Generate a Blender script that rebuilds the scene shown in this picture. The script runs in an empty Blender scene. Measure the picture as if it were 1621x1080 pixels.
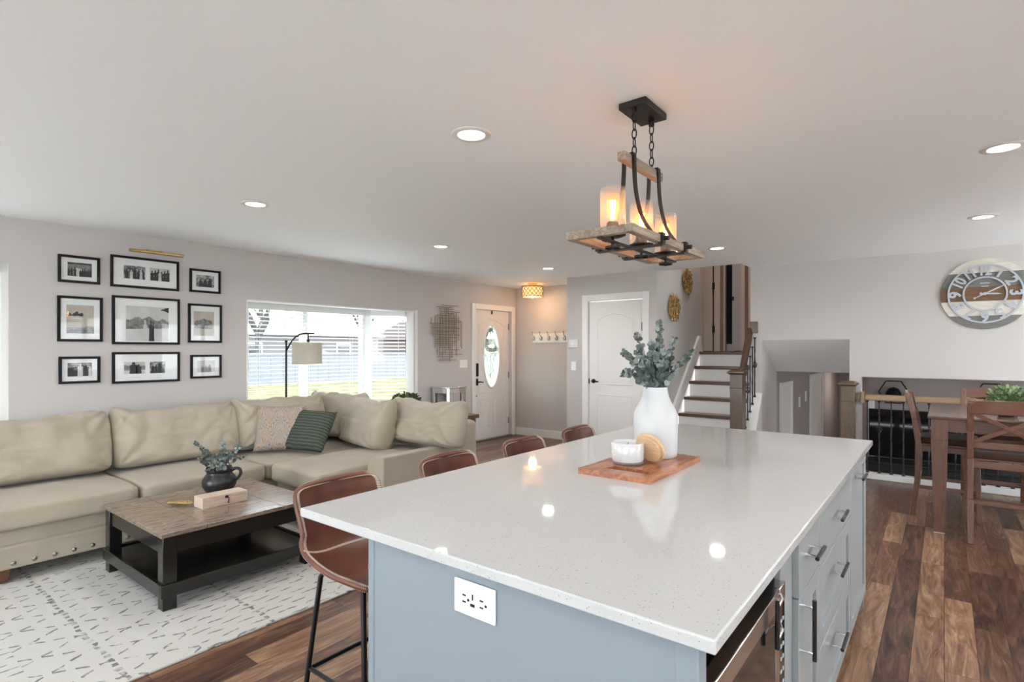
import bpy, bmesh, math, random
from mathutils import Vector, Matrix, noise
PI = math.pi
scene = bpy.context.scene
COL = scene.collection

# ---------------------------------------------------------------- camera, world, exposure
cam_d = bpy.data.cameras.new('camera')
cam = bpy.data.objects.new('camera', cam_d); COL.objects.link(cam)
cam.location = (0, 0, 1.42)
cam.rotation_euler = (PI / 2, 0, math.radians(38.013))
cam_d.sensor_width = 36.0
cam_d.lens = 36.0 * 875.5 / 1621.0
cam_d.shift_y = 13.5 / 1621.0
cam_d.clip_start = 0.05
scene.camera = cam

w = bpy.data.worlds.new('world'); scene.world = w; w.use_nodes = True
wn = w.node_tree; bg = wn.nodes['Background']
wtc = wn.nodes.new('ShaderNodeTexCoord'); wsep = wn.nodes.new('ShaderNodeSeparateXYZ')
wramp = wn.nodes.new('ShaderNodeValToRGB')
wramp.color_ramp.elements[0].position = 0.0; wramp.color_ramp.elements[0].color = (.90, .95, 1.0, 1)
wramp.color_ramp.elements[1].position = 0.7; wramp.color_ramp.elements[1].color = (0.72, 0.86, 1.0, 1)
wn.links.new(wtc.outputs['Generated'], wsep.inputs[0]); wn.links.new(wsep.outputs['Z'], wramp.inputs[0])
wn.links.new(wramp.outputs[0], bg.inputs[0]); bg.inputs[1].default_value = 4.6

scene.view_settings.view_transform = 'Standard'
scene.view_settings.look = 'None'
scene.view_settings.gamma = 1.0
scene.view_settings.use_curve_mapping = False
scene.view_settings.exposure = 1.48
CAN_W, BULB_W = 2.6, .2
sun_d = bpy.data.lights.new('sun', 'SUN'); sun_d.energy = 33.0; sun_d.angle = math.radians(1.0); sun_d.color = (.95, .975, 1)
sun = bpy.data.objects.new('sun', sun_d); COL.objects.link(sun); sun.rotation_euler = (math.radians(-42), 0, 0)   # high, straight behind the far wall

try:
    scene.cycles.use_denoising = True
    scene.cycles.max_bounces = 14; scene.cycles.diffuse_bounces = 8; scene.cycles.glossy_bounces = 5
    scene.cycles.transparent_max_bounces = 24; scene.cycles.transmission_bounces = 8
    scene.cycles.sample_clamp_indirect = 6.0
    scene.cycles.caustics_reflective = False; scene.cycles.caustics_refractive = False
except Exception:
    pass

# ---------------------------------------------------------------- mesh helpers
class MB:
    def __init__(self): self.v = []; self.f = []; self.m = []; self.mi = 0; self.tf = None
    def add(self, vs, fs):
        b = len(self.v)
        if self.tf is not None: vs = [self.tf @ Vector(p) for p in vs]
        self.v += [tuple(p) for p in vs]
        self.f += [tuple(i + b for i in f) for f in fs]; self.m += [self.mi] * len(fs)
        return self
    def box(self, x0, y0, z0, x1, y1, z1):
        x0, x1 = min(x0, x1), max(x0, x1); y0, y1 = min(y0, y1), max(y0, y1); z0, z1 = min(z0, z1), max(z0, z1)
        return self.add([(x0,y0,z0),(x1,y0,z0),(x1,y1,z0),(x0,y1,z0),(x0,y0,z1),(x1,y0,z1),(x1,y1,z1),(x0,y1,z1)],
                        [(3,2,1,0),(4,5,6,7),(0,1,5,4),(1,2,6,5),(2,3,7,6),(3,0,4,7)])
    def cbox(self, c, s): return self.box(c[0]-s[0]/2, c[1]-s[1]/2, c[2]-s[2]/2, c[0]+s[0]/2, c[1]+s[1]/2, c[2]+s[2]/2)
    def taper(self, c0, s0, c1, s1):
        vs = []
        for c, s in ((c0, s0), (c1, s1)):
            vs += [(c[0]-s[0]/2,c[1]-s[1]/2,c[2]),(c[0]+s[0]/2,c[1]-s[1]/2,c[2]),(c[0]+s[0]/2,c[1]+s[1]/2,c[2]),(c[0]-s[0]/2,c[1]+s[1]/2,c[2])]
        return self.add(vs, [(3,2,1,0),(4,5,6,7),(0,1,5,4),(1,2,6,5),(2,3,7,6),(3,0,4,7)])
    def bar(self, p, q, wd, th, up=(0,0,1)):
        p, q = Vector(p), Vector(q); d = (q-p).normalized(); u = Vector(up)
        s = d.cross(u)
        if s.length < 1e-4: s = d.cross(Vector((0,1,0)))
        s.normalize(); u = s.cross(d).normalized(); vs = []
        for c in (p, q):
            vs += [c - s*wd/2 - u*th/2, c + s*wd/2 - u*th/2, c + s*wd/2 + u*th/2, c - s*wd/2 + u*th/2]
        return self.add(vs, [(3,2,1,0),(4,5,6,7),(0,1,5,4),(1,2,6,5),(2,3,7,6),(3,0,4,7)])
    def tube(self, pts, r, n=8, closed=False):
        pts = [Vector(p) for p in pts]; k = len(pts); rs = r if isinstance(r, (list, tuple)) else [r]*k
        vs = []; prev = None
        for i in range(k):
            if closed: d = pts[(i+1) % k] - pts[i-1]
            else: d = pts[min(i+1, k-1)] - pts[max(i-1, 0)]
            d.normalize()
            if prev is None:
                a = Vector((0,0,1)) if abs(d.z) < .9 else Vector((1,0,0))
                nrm = d.cross(a).normalized()
            else:
                nrm = prev - d * prev.dot(d)
                if nrm.length < 1e-6: nrm = d.cross(Vector((.3,.5,.8)))
                nrm.normalize()
            prev = nrm; b = d.cross(nrm)
            for j in range(n):
                t = 2*PI*j/n; vs.append(pts[i] + (nrm*math.cos(t) + b*math.sin(t))*rs[i])
        fs = []
        for i in range(k if closed else k-1):
            for j in range(n):
                a = i*n + j; b2 = i*n + (j+1) % n; i2 = (i+1) % k
                fs.append((a, b2, i2*n + (j+1) % n, i2*n + j))
        if not closed:
            fs.append(tuple(range(n-1, -1, -1))); fs.append(tuple((k-1)*n + j for j in range(n)))
        return self.add(vs, fs)
    def cyl(self, p, q, r, r2=None, n=20): return self.tube([p, q], [r, r if r2 is None else r2], n)
    def lathe(self, prof, c=(0,0,0), n=32):
        vs = []; fs = []; k = len(prof)
        for r, z in prof:
            for j in range(n):
                t = 2*PI*j/n; vs.append((c[0] + max(r, 1e-4)*math.cos(t), c[1] + max(r, 1e-4)*math.sin(t), c[2] + z))
        for i in range(k-1):
            for j in range(n):
                fs.append((i*n+j, i*n+(j+1) % n, (i+1)*n+(j+1) % n, (i+1)*n+j))
        return self.add(vs, fs)
    def prism(self, poly, a, b, ax='z'):
        # poly in the two other axes (order x,y / x,z / y,z), extruded a..b along ax
        def mk(u, v, t): return (u, v, t) if ax == 'z' else ((u, t, v) if ax == 'y' else (t, u, v))
        n = len(poly); vs = [mk(u, v, a) for u, v in poly] + [mk(u, v, b) for u, v in poly]
        return self.add(vs, [tuple(range(n-1, -1, -1)), tuple(range(n, 2*n))] + [(i, (i+1) % n, n+(i+1) % n, n+i) for i in range(n)])
    def ball(self, c, rx, ry=None, rz=None, n=14, m=9):
        ry = rx if ry is None else ry; rz = rx if rz is None else rz; vs = []; fs = []
        for i in range(m+1):
            t = PI*i/m; s = max(math.sin(t), 1e-3)
            for j in range(n):
                p = 2*PI*j/n; vs.append((c[0]+rx*s*math.cos(p), c[1]+ry*s*math.sin(p), c[2]-rz*math.cos(t)))
        for i in range(m):
            for j in range(n): fs.append((i*n+j, i*n+(j+1) % n, (i+1)*n+(j+1) % n, (i+1)*n+j))
        return self.add(vs, fs)
    def grid(self, fn, nu, nv, wrap=False):
        vs = [fn(i/nu, j/nv) for i in range(nu+1) for j in range(nv+1)]
        return self.add(vs, [(i*(nv+1)+j, i*(nv+1)+j+1, (i+1)*(nv+1)+j+1, (i+1)*(nv+1)+j) for i in range(nu) for j in range(nv)])
    def quad(self, a, b, c, d): return self.add([a, b, c, d], [(0,1,2,3)])
    def leaf(self, c, d, nrm, ln, wd, n=6):
        d = Vector(d).normalized(); nrm = Vector(nrm); s = d.cross(nrm)
        if s.length < 1e-5: s = d.cross(Vector((.2,.4,.9)))
        s.normalize(); up = s.cross(d).normalized(); c = Vector(c)
        ring = []
        for i in range(n):
            t = 2*PI*i/n; ring.append(c + d*(ln/2)*(1-math.cos(t)) + s*(wd/2)*math.sin(t) + up*(.12*wd*abs(math.sin(t))))
        return self.add(ring, [tuple(range(n))])

ROOTLOC = {}
def finish(name, mb, mats, parent=None, loc=None, bevel=0, angle=35, seg=2, solid=0, subsurf=0):
    if not isinstance(mats, (list, tuple)): mats = [mats]
    off = Vector((0,0,0))
    if parent is not None: off = Vector(ROOTLOC.get(parent.name, (0,0,0)))
    elif loc is not None: off = Vector(loc)
    me = bpy.data.meshes.new(name)
    me.from_pydata([tuple(Vector(p) - off) for p in mb.v], [], mb.f)
    for i, m in enumerate(mats): me.materials.append(m)
    me.polygons.foreach_set('material_index', mb.m)
    bm = bmesh.new(); bm.from_mesh(me); bmesh.ops.recalc_face_normals(bm, faces=bm.faces); bm.to_mesh(me); bm.free()
    me.polygons.foreach_set('use_smooth', [True]*len(me.polygons))
    me.set_sharp_from_angle(angle=math.radians(angle))
    o = bpy.data.objects.new(name, me); COL.objects.link(o)
    if parent is not None:
        o.parent = parent; ROOTLOC[o.name] = tuple(off)
    else:
        o.location = off; ROOTLOC[o.name] = tuple(off)
    if solid:
        md = o.modifiers.new('solid', 'SOLIDIFY'); md.thickness = solid; md.offset = 0
    if bevel:
        md = o.modifiers.new('bevel', 'BEVEL'); md.width = bevel; md.segments = seg; md.limit_method = 'ANGLE'; md.angle_limit = math.radians(40)
    if subsurf:
        md = o.modifiers.new('sub', 'SUBSURF'); md.levels = subsurf; md.render_levels = subsurf
    return o
def tag(o, label, cat, group=None, kind=None):
    o['label'] = label; o['category'] = cat
    if group: o['group'] = group
    if kind: o['kind'] = kind
    return o
def thing(name, label, cat, loc=(0,0,0), group=None):
    o = bpy.data.objects.new(name, None); COL.objects.link(o); o.location = loc; o.empty_display_size = .05
    ROOTLOC[o.name] = tuple(loc)
    return tag(o, label, cat, group)
def struct(name, mb, m, parent=None, bevel=0, **k):
    o = finish(name, mb, m, parent=parent, bevel=bevel, **k)
    if parent is None: o['kind'] = 'structure'
    return o
def one(name, mb, m, label, cat, loc, group=None, **k):
    return tag(finish(name, mb, m, loc=loc, **k), label, cat, group)
def dup(root, loc, label=None, rz=None, group=None):
    r = root.copy(); COL.objects.link(r); r.location = loc
    if rz is not None: r.rotation_euler = (0, 0, rz)
    if label: r['label'] = label
    if group: r['group'] = group
    def rec(src, dst):
        for ch in list(src.children):
            c = ch.copy(); COL.objects.link(c); c.parent = dst; rec(ch, c)
    rec(root, r)
    return r

# ---------------------------------------------------------------- materials
def mk(name):
    m = bpy.data.materials.new(name); m.use_nodes = True
    return m, m.node_tree, m.node_tree.nodes['Principled BSDF']
def N(nt, t, **kw):
    n = nt.nodes.new(t)
    for k, v in kw.items():
        if k.startswith('_'): setattr(n, k[1:], v)
        else: n.inputs[k.replace('__', ' ')].default_value = v
    return n
def ramp(nt, stops, interp='LINEAR'):
    r = nt.nodes.new('ShaderNodeValToRGB'); cr = r.color_ramp; cr.interpolation = interp
    while len(cr.elements) < len(stops): cr.elements.new(.5)
    for e, (p, c) in zip(cr.elements, stops):
        e.position = p; e.color = (c[0], c[1], c[2], 1) if hasattr(c, '__len__') else (c, c, c, 1)
    return r
def L(nt, a, b): nt.links.new(a, b)
def math_(nt, op, a, b=None, c=None):
    n = nt.nodes.new('ShaderNodeMath'); n.operation = op
    for i, x in enumerate((a, b, c)):
        if x is None: continue
        if isinstance(x, (int, float)): n.inputs[i].default_value = x
        else: L(nt, x, n.inputs[i])
    return n.outputs[0]
def coords(nt, scale=(1,1,1), rot=(0,0,0), loc=(0,0,0), kind='Object'):
    tc = nt.nodes.new('ShaderNodeTexCoord'); mp = nt.nodes.new('ShaderNodeMapping')
    mp.inputs['Scale'].default_value = scale; mp.inputs['Rotation'].default_value = rot; mp.inputs['Location'].default_value = loc
    L(nt, tc.outputs[kind], mp.inputs[0]); return mp.outputs[0]
def bump(nt, b, h, strength=.2, dist=.01):
    n = N(nt, 'ShaderNodeBump', Strength=strength, Distance=dist); L(nt, h, n.inputs['Height']); L(nt, n.outputs[0], b.inputs['Normal'])
def plain(name, col, rough=.5, metal=0, var=.0, vscale=6, bmp=0, bscale=200, spec=.5, coat=0, coatr=.05, sheen=0):
    m, nt, b = mk(name)
    b.inputs['Base Color'].default_value = (*col, 1); b.inputs['Roughness'].default_value = rough; b.inputs['Metallic'].default_value = metal
    b.inputs['Specular IOR Level'].default_value = spec; b.inputs['Coat Weight'].default_value = coat; b.inputs['Coat Roughness'].default_value = coatr
    b.inputs['Sheen Weight'].default_value = sheen
    v = coords(nt)
    n = N(nt, 'ShaderNodeTexNoise', Scale=vscale, Detail=4.0); L(nt, v, n.inputs['Vector'])
    lo = [c*(1-var) for c in col]; hi = [min(1, c*(1+var)) for c in col]
    r = ramp(nt, [(.3, lo), (.7, hi)]); L(nt, n.outputs['Fac'], r.inputs[0]); L(nt, r.outputs[0], b.inputs['Base Color'])
    if bmp:
        n2 = N(nt, 'ShaderNodeTexNoise', Scale=bscale, Detail=3.0); L(nt, v, n2.inputs['Vector']); bump(nt, b, n2.outputs['Fac'], bmp, .004)
    return m
def emit(name, col, strength):
    m, nt, b = mk(name); b.inputs['Base Color'].default_value = (*col, 1)
    b.inputs['Emission Color'].default_value = (*col, 1); b.inputs['Emission Strength'].default_value = strength
    return m
def wood(name, cols, along=(1,14,14), scale=6, rough=.4, coat=0, bmp=.1, dist=2.5, rot=(0,0,0)):
    m, nt, b = mk(name); v = coords(nt, along, rot)
    n = N(nt, 'ShaderNodeTexNoise', Scale=scale, Detail=7.0, Roughness=.62, Distortion=dist); L(nt, v, n.inputs['Vector'])
    k = len(cols); r = ramp(nt, [(.28 + .44*i/(k-1), c) for i, c in enumerate(cols)]); L(nt, n.outputs['Fac'], r.inputs[0])
    L(nt, r.outputs[0], b.inputs['Base Color']); b.inputs['Roughness'].default_value = rough; b.inputs['Coat Weight'].default_value = coat
    b.inputs['Coat Roughness'].default_value = .12
    bump(nt, b, n.outputs['Fac'], bmp, .003)
    return m
def thin_glass(name, tint=(1,1,1), rough=0.0, refl=.5, haze=0, hazecol=(.9,.9,.9)):
    m = bpy.data.materials.new(name); m.use_nodes = True; nt = m.node_tree; nt.nodes.clear()
    out = nt.nodes.new('ShaderNodeOutputMaterial'); tr = N(nt, 'ShaderNodeBsdfTransparent'); tr.inputs[0].default_value = (*tint, 1)
    gl = N(nt, 'ShaderNodeBsdfGlossy', Roughness=rough)
    fr = N(nt, 'ShaderNodeFresnel', IOR=1.45); ge = nt.nodes.new('ShaderNodeNewGeometry'); f2 = math_(nt, 'MULTIPLY', math_(nt, 'MULTIPLY', fr.outputs[0], refl*2), math_(nt, 'SUBTRACT', 1.0, ge.outputs['Backfacing']))
    mx = nt.nodes.new('ShaderNodeMixShader'); L(nt, f2, mx.inputs[0]); L(nt, tr.outputs[0], mx.inputs[1]); L(nt, gl.outputs[0], mx.inputs[2])
    last = mx.outputs[0]
    if haze:
        df = N(nt, 'ShaderNodeBsdfTranslucent'); df.inputs[0].default_value = (*hazecol, 1)
        d2 = N(nt, 'ShaderNodeBsdfDiffuse'); d2.inputs[0].default_value = (*hazecol, 1)
        ad = nt.nodes.new('ShaderNodeMixShader'); ad.inputs[0].default_value = .5; L(nt, df.outputs[0], ad.inputs[1]); L(nt, d2.outputs[0], ad.inputs[2])
        m2 = nt.nodes.new('ShaderNodeMixShader'); m2.inputs[0].default_value = haze; L(nt, last, m2.inputs[1]); L(nt, ad.outputs[0], m2.inputs[2]); last = m2.outputs[0]
    L(nt, last, out.inputs[0]); return m

M = {}
M['wall'] = plain('wall paint', (.575, .54, .522), .6, bmp=.06, bscale=160, spec=.25)
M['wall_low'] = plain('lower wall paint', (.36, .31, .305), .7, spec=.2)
M['ceil'] = plain('ceiling paint', (.90, .90, .905), .7, bmp=.05, bscale=120, spec=.2)
M['trim'] = plain('trim white', (.83, .82, .80), .35, spec=.4)
M['door'] = plain('door white', (.80, .775, .75), .4, spec=.4)
M['white'] = plain('plastic white', (.86, .86, .85), .35)
M['slat'] = plain('blind slat', (.74, .74, .735), .45)
M['blackmetal'] = plain('black metal', (.014, .013, .013), .42, .6)
M['iron'] = plain('grey iron', (.045, .045, .048), .45, .5)
M['bronze'] = plain('dark bronze', (.035, .028, .024), .45, .7)
M['blackwood'] = plain('black painted wood', (.013, .012, .011), .17, spec=.5)
M['brass'] = plain('brass', (.62, .42, .17), .32, 1, var=.15, vscale=30)
M['brushbrass'] = plain('aged brass rods', (.24, .165, .095), .45, .5)
M['goldleaf'] = plain('hammered gold', (.62, .42, .16), .34, .75, var=.4, vscale=40, bmp=.5, bscale=60)
M['steel'] = plain('brushed steel', (.62, .58, .55), .22, 1)
M['chrome'] = plain('chrome', (.75, .75, .76), .15, 1)
M['graphite'] = plain('graphite bar', (.06, .058, .055), .3, .9)
M['nickel'] = plain('nickel', (.35, .33, .30), .3, 1)
M['blackglass'] = plain('black glass', (.006, .006, .007), .06)
M['came'] = plain('pale lead came', (.42, .42, .40), .5, .3)
M['mirror'] = plain('mirror glass', (.80, .82, .80), .03, 1)
M['glass'] = thin_glass('window glass', (.97, .985, .98))
M['pictureglass'] = thin_glass('picture glass', (.98, .98, .98), 0.0, .42)
M['seeded'] = thin_glass('seeded glass', (.96, .95, .93), .05, .6, haze=.08, hazecol=(.95, .93, .90))
M['leadglass'] = thin_glass('leaded glass', (.80, .84, .78), .1, .5, haze=.12, hazecol=(.9, .95, .88))
M['cream'] = plain('cream thread', (.78, .68, .58), .8)
M['mat'] = plain('mat board', (.88, .88, .87), .8)
M['frame'] = plain('black picture frame', (.008, .008, .009), .5, spec=.2)
M['island'] = plain('island paint', (.255, .295, .325), .38, spec=.4)
M['cabinet'] = plain('cabinet paint', (.30, .315, .318), .38, spec=.4)
M['black'] = plain('matte black', (.01, .01, .01), .6)
M['ceramic'] = plain('white ceramic', (.57, .575, .58), .35)
M['wax'] = plain('white wax', (.85, .83, .79), .5)
M['candleglass'] = plain('white candle glass', (.62, .62, .615), .08, coat=.5)
M['clearbase'] = thin_glass('clear glass base', (.95, .96, .95), 0, .8, haze=.55, hazecol=(.62, .62, .62))
M['blackpot'] = plain('black glazed clay', (.02, .02, .022), .3, var=.3, vscale=20, bmp=.08, bscale=40)
M['leather'] = plain('brown leather', (.150, .050, .029), .38, var=.22, vscale=9, bmp=.12, bscale=260, spec=.5)
M['stem'] = plain('stem', (.12, .10, .06), .7)
M['linen'] = plain('linen shade', (.50, .46, .38), .9, var=.08, vscale=60, bmp=.2, bscale=400)
M['cherry'] = wood('cherry wood', [(.095, .038, .022), (.16, .068, .040), (.21, .098, .060)], (14, 14, 1), 4, .28, .25, .05)
M['cherryx'] = wood('cherry wood across', [(.095, .038, .022), (.16, .068, .040), (.21, .098, .060)], (1, 14, 14), 4, .28, .25, .05)
M['tabletop'] = wood('table top wood', [(.10, .05, .035), (.16, .08, .055), (.20, .11, .075)], (1, 12, 12), 4, .22, .4, .03)
M['newel'] = wood('walnut post', [(.038, .017, .008), (.075, .036, .017), (.11, .055, .026)], (16, 16, 1), 4, .35, .15, .06)
M['newelpale'] = wood('lighter oak post', [(.09, .056, .032), (.145, .095, .056), (.19, .125, .078)], (16, 16, 1), 4, .4, .1, .06)
M['railoak'] = wood('oak rail', [(.26, .16, .08), (.38, .25, .14), (.45, .31, .18)], (1, 16, 16), 4, .35, .2, .05)
M['tread'] = wood('stair tread wood', [(.045, .016, .008), (.10, .042, .02), (.16, .07, .035)], (1, 14, 14), 4, .3, .25, .05)
M['greyoak'] = wood('greyed oak', [(.04, .025, .017), (.165, .115, .083), (.28, .215, .165), (.09, .058, .04)], (6, 1.0, 9), 3.2, .24, .4, .05, 3.2)
M['paleoak'] = wood('pale box wood', [(.52, .39, .30), (.62, .49, .39), (.68, .55, .45)], (9, 1, 9), 4, .5, 0, .04)
M['weathered'] = wood('weathered fixture wood', [(.14, .095, .06), (.30, .23, .17), (.44, .37, .30)], (22, 1.6, 22), 3, .6, 0, .25, 1.0)
M['acacia'] = wood('acacia board', [(.13, .035, .015), (.27, .085, .035), (.40, .155, .065), (.50, .26, .12)], (7, 1, 7), 3.5, .3, .2, .04, 2.0)
M['lid'] = wood('bamboo lid', [(.52, .33, .18), (.63, .43, .25), (.70, .51, .32)], (1, 12, 12), 4, .45)
M['clk_white'] = wood('whitewashed plank', [(.55, .50, .43), (.70, .66, .58), (.76, .72, .65)], (1, 10, 14), 4, .6)
M['clk_grey'] = wood('grey plank', [(.11, .11, .098), (.165, .165, .148), (.21, .21, .19)], (1, 10, 14), 4, .6)
M['clk_brown'] = wood('brown plank', [(.09, .042, .017), (.17, .085, .036), (.23, .12, .055)], (1, 10, 14), 4, .5)
M['pale_metal'] = plain('pale grey painted metal', (.47, .49, .53), .4)
M['tan'] = plain('tan door paint', (.44, .35, .29), .5)
M['umber'] = plain('brown panel', (.17, .085, .05), .5)
M['teal'] = plain('dark teal wall', (.045, .065, .07), .6)
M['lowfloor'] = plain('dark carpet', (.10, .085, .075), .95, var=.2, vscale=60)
M['lamp_lens'] = emit('recessed lamp lens', (1.0, .95, .87), 2.6)
M['filament'] = emit('glowing bulb', (1.0, .56, .22), 14.0)
M['bulbglass'] = thin_glass('amber bulb glass', (1.0, .82, .62), 0, .5, haze=.14, hazecol=(1, .50, .22))
M['drumshade'] = emit('lit drum shade', (1.0, .60, .24), .42)
M['ivory'] = plain('ivory plate', (.74, .71, .68), .4)
M['lawn'] = plain('lawn grass', (.034, .032, .018), .95, var=.35, vscale=1.5, spec=0)
M['street'] = plain('street paving', (.09, .09, .09), .9)
M['concrete'] = plain('pale concrete', (.66, .65, .63), .9, var=.06)
M['fence'] = plain('pale blue grey fence', (.12, .12, .128), .7)
M['siding'] = plain('house siding', (.10, .09, .088), .8)
M['brick'] = plain('tan brick wall', (.07, .05, .042), .9, var=.2, vscale=20)
M['roof'] = plain('asphalt roof', (.08, .06, .056), .9, var=.15, vscale=8)
M['bark'] = plain('bare bark', (.03, .026, .026), .9)
M['rosewood'] = plain('dark console wood', (.14, .06, .03), .4)

def foliage(name, lo, mid, hi, rough=.55):
    m, nt, b = mk(name); g = nt.nodes.new('ShaderNodeNewGeometry'); r = ramp(nt, [(0, lo), (.55, mid), (1, hi)])
    L(nt, g.outputs['Random Per Island'], r.inputs[0]); L(nt, r.outputs[0], b.inputs['Base Color']); b.inputs['Roughness'].default_value = rough; b.inputs['Specular IOR Level'].default_value = .3
    return m
M['eucalypt'] = foliage('eucalyptus leaf', (.055, .075, .068), (.17, .21, .195), (.34, .39, .375))
M['eucdark'] = foliage('dark eucalyptus leaf', (.03, .04, .035), (.08, .10, .085), (.20, .23, .20))
M['green'] = foliage('wreath leaf', (.06, .10, .04), (.14, .22, .09), (.26, .34, .17))
M['moss'] = foliage('moss leaf', (.025, .04, .012), (.06, .085, .03), (.13, .16, .06))
M['succulent'] = foliage('pale green leaf', (.10, .17, .06), (.27, .38, .19), (.50, .60, .38))
# weave fabric
def fabric(name, col, var=.10, scale=900, bs=.35, sheen=.15):
    m, nt, b = mk(name); v = coords(nt)
    n = N(nt, 'ShaderNodeTexNoise', Scale=5.0, Detail=5.0); L(nt, v, n.inputs['Vector'])
    n2 = N(nt, 'ShaderNodeTexNoise', Scale=scale/4, Detail=2.0); L(nt, v, n2.inputs['Vector'])
    s = math_(nt, 'ADD', math_(nt, 'MULTIPLY', n.outputs['Fac'], .55), math_(nt, 'MULTIPLY', n2.outputs['Fac'], .45))
    r = ramp(nt, [(.32, [c*(1-var) for c in col]), (.68, [min(1, c*(1+var)) for c in col])]); L(nt, s, r.inputs[0]); L(nt, r.outputs[0], b.inputs['Base Color'])
    b.inputs['Roughness'].default_value = .95; b.inputs['Specular IOR Level'].default_value = .15; b.inputs['Sheen Weight'].default_value = sheen
    bump(nt, b, n2.outputs['Fac'], bs, .002); return m
M['sofa'] = fabric('oatmeal sofa weave', (.405, .352, .278))
M['towel'] = fabric('seat pad', (.06, .03, .02))

# plank floor
m, nt, b = mk('acacia plank floor'); M['floor'] = m
v = coords(nt, rot=(0, 0, PI/2))
br = N(nt, 'ShaderNodeTexBrick', Scale=1.0, Mortar__Size=.0012, Mortar__Smooth=.1, Bias=0.0, Brick__Width=.92, Row__Height=.122)
br.inputs['Color1'].default_value = (0,0,0,1); br.inputs['Color2'].default_value = (1,1,1,1); br.inputs['Mortar'].default_value = (.3,.3,.3,1)
br.offset = .37; br.offset_frequency = 3; L(nt, v, br.inputs['Vector'])
mp = nt.nodes.new('ShaderNodeMapping'); mp.inputs['Scale'].default_value = (1.3, 9.0, 1)
addv = nt.nodes.new('ShaderNodeVectorMath'); addv.operation = 'MULTIPLY_ADD'; L(nt, br.outputs['Color'], addv.inputs[0]); addv.inputs[1].default_value = (31, 17, 9); L(nt, v, addv.inputs[2])
L(nt, addv.outputs[0], mp.inputs[0])
g = N(nt, 'ShaderNodeTexNoise', Scale=1.7, Detail=8.0, Roughness=.62, Distortion=2.6); L(nt, mp.outputs[0], g.inputs['Vector'])
r1 = ramp(nt, [(.05, (.030, .016, .012)), (.3, (.085, .042, .027)), (.52, (.155, .078, .047)), (.76, (.27, .152, .088)), (1, (.41, .26, .15))]); 
tone = math_(nt, 'ADD', math_(nt, 'MULTIPLY', br.outputs['Color'], .55), math_(nt, 'MULTIPLY', math_(nt, 'SUBTRACT', g.outputs['Fac'], .32), 1.45))
L(nt, tone, r1.inputs[0])
mx = nt.nodes.new('ShaderNodeMix'); mx.data_type = 'RGBA'; L(nt, br.outputs['Fac'], mx.inputs[0]); L(nt, r1.outputs[0], mx.inputs[6]); mx.inputs[7].default_value = (.03, .018, .012, 1)
L(nt, mx.outputs[2], b.inputs['Base Color']); b.inputs['Roughness'].default_value = .30; b.inputs['Specular IOR Level'].default_value = .32
bump(nt, b, math_(nt, 'SUBTRACT', g.outputs['Fac'], br.outputs['Fac']), .12, .003)

# quartz
m, nt, b = mk('speckled quartz'); M['quartz'] = m
v = coords(nt)
col = None
for sc, th, dist, c in ((210, .93, .24, (.17, .14, .12)), (120, .965, .17, (.20, .15, .12)), (330, .84, .28, (.42, .39, .36))):
    vo = N(nt, 'ShaderNodeTexVoronoi', Scale=float(sc)); L(nt, v, vo.inputs['Vector'])
    sep = nt.nodes.new('ShaderNodeSeparateColor'); L(nt, vo.outputs['Color'], sep.inputs[0])
    k = math_(nt, 'MULTIPLY', math_(nt, 'GREATER_THAN', sep.outputs[0], th), math_(nt, 'LESS_THAN', vo.outputs['Distance'], dist))
    mx = nt.nodes.new('ShaderNodeMix'); mx.data_type = 'RGBA'; L(nt, k, mx.inputs[0])
    if col is None: mx.inputs[6].default_value = (.545, .545, .535, 1)
    else: L(nt, col, mx.inputs[6])
    mx.inputs[7].default_value = (*c, 1); col = mx.outputs[2]
L(nt, col, b.inputs['Base Color']); b.inputs['Roughness'].default_value = .04; b.inputs['Specular IOR Level'].default_value = .30

# rug
m, nt, b = mk('ivory trellis rug'); M['rug'] = m
tc = nt.nodes.new('ShaderNodeTexCoord'); sp = nt.nodes.new('ShaderNodeSeparateXYZ')
nz = N(nt, 'ShaderNodeTexNoise', Scale=9.0, Detail=3.0); L(nt, tc.outputs['Object'], nz.inputs['Vector'])
wob = nt.nodes.new('ShaderNodeVectorMath'); wob.operation = 'MULTIPLY_ADD'; L(nt, nz.outputs['Color'], wob.inputs[0]); wob.inputs[1].default_value = (.05, .05, 0); L(nt, tc.outputs['Object'], wob.inputs[2])
L(nt, wob.outputs[0], sp.inputs[0]); X, Y = sp.outputs[0], sp.outputs[1]
def lines(e, per, wdt):
    f = math_(nt, 'FRACT', math_(nt, 'MULTIPLY', e, 1/per)); return math_(nt, 'LESS_THAN', math_(nt, 'ABSOLUTE', math_(nt, 'SUBTRACT', f, .5)), wdt/2/per)
d1 = math_(nt, 'ADD', X, math_(nt, 'MULTIPLY', Y, .55)); d2 = math_(nt, 'SUBTRACT', X, math_(nt, 'MULTIPLY', Y, .55))
dash = lines(Y, .075, .045); dashx = lines(X, .055, .030)
lat = math_(nt, 'MULTIPLY', math_(nt, 'MAXIMUM', lines(d1, .19, .014), lines(d2, .19, .014)), dash)
row = math_(nt, 'MULTIPLY', lines(X, .062, .011), lines(math_(nt, 'ADD', Y, math_(nt, 'MULTIPLY', X, 1.7)), .15, .09))
bandm = math_(nt, 'GREATER_THAN', math_(nt, 'FRACT', math_(nt, 'MULTIPLY', Y, 1/1.3)), .55)
col1 = math_(nt, 'MULTIPLY', lines(Y, .65, .022), dashx)
pat = math_(nt, 'MAXIMUM', math_(nt, 'MAXIMUM', math_(nt, 'MULTIPLY', lat, bandm), math_(nt, 'MULTIPLY', row, math_(nt, 'SUBTRACT', 1.0, bandm))), col1)
wear = N(nt, 'ShaderNodeTexNoise', Scale=26.0, Detail=4.0); L(nt, tc.outputs['Object'], wear.inputs['Vector'])
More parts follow.
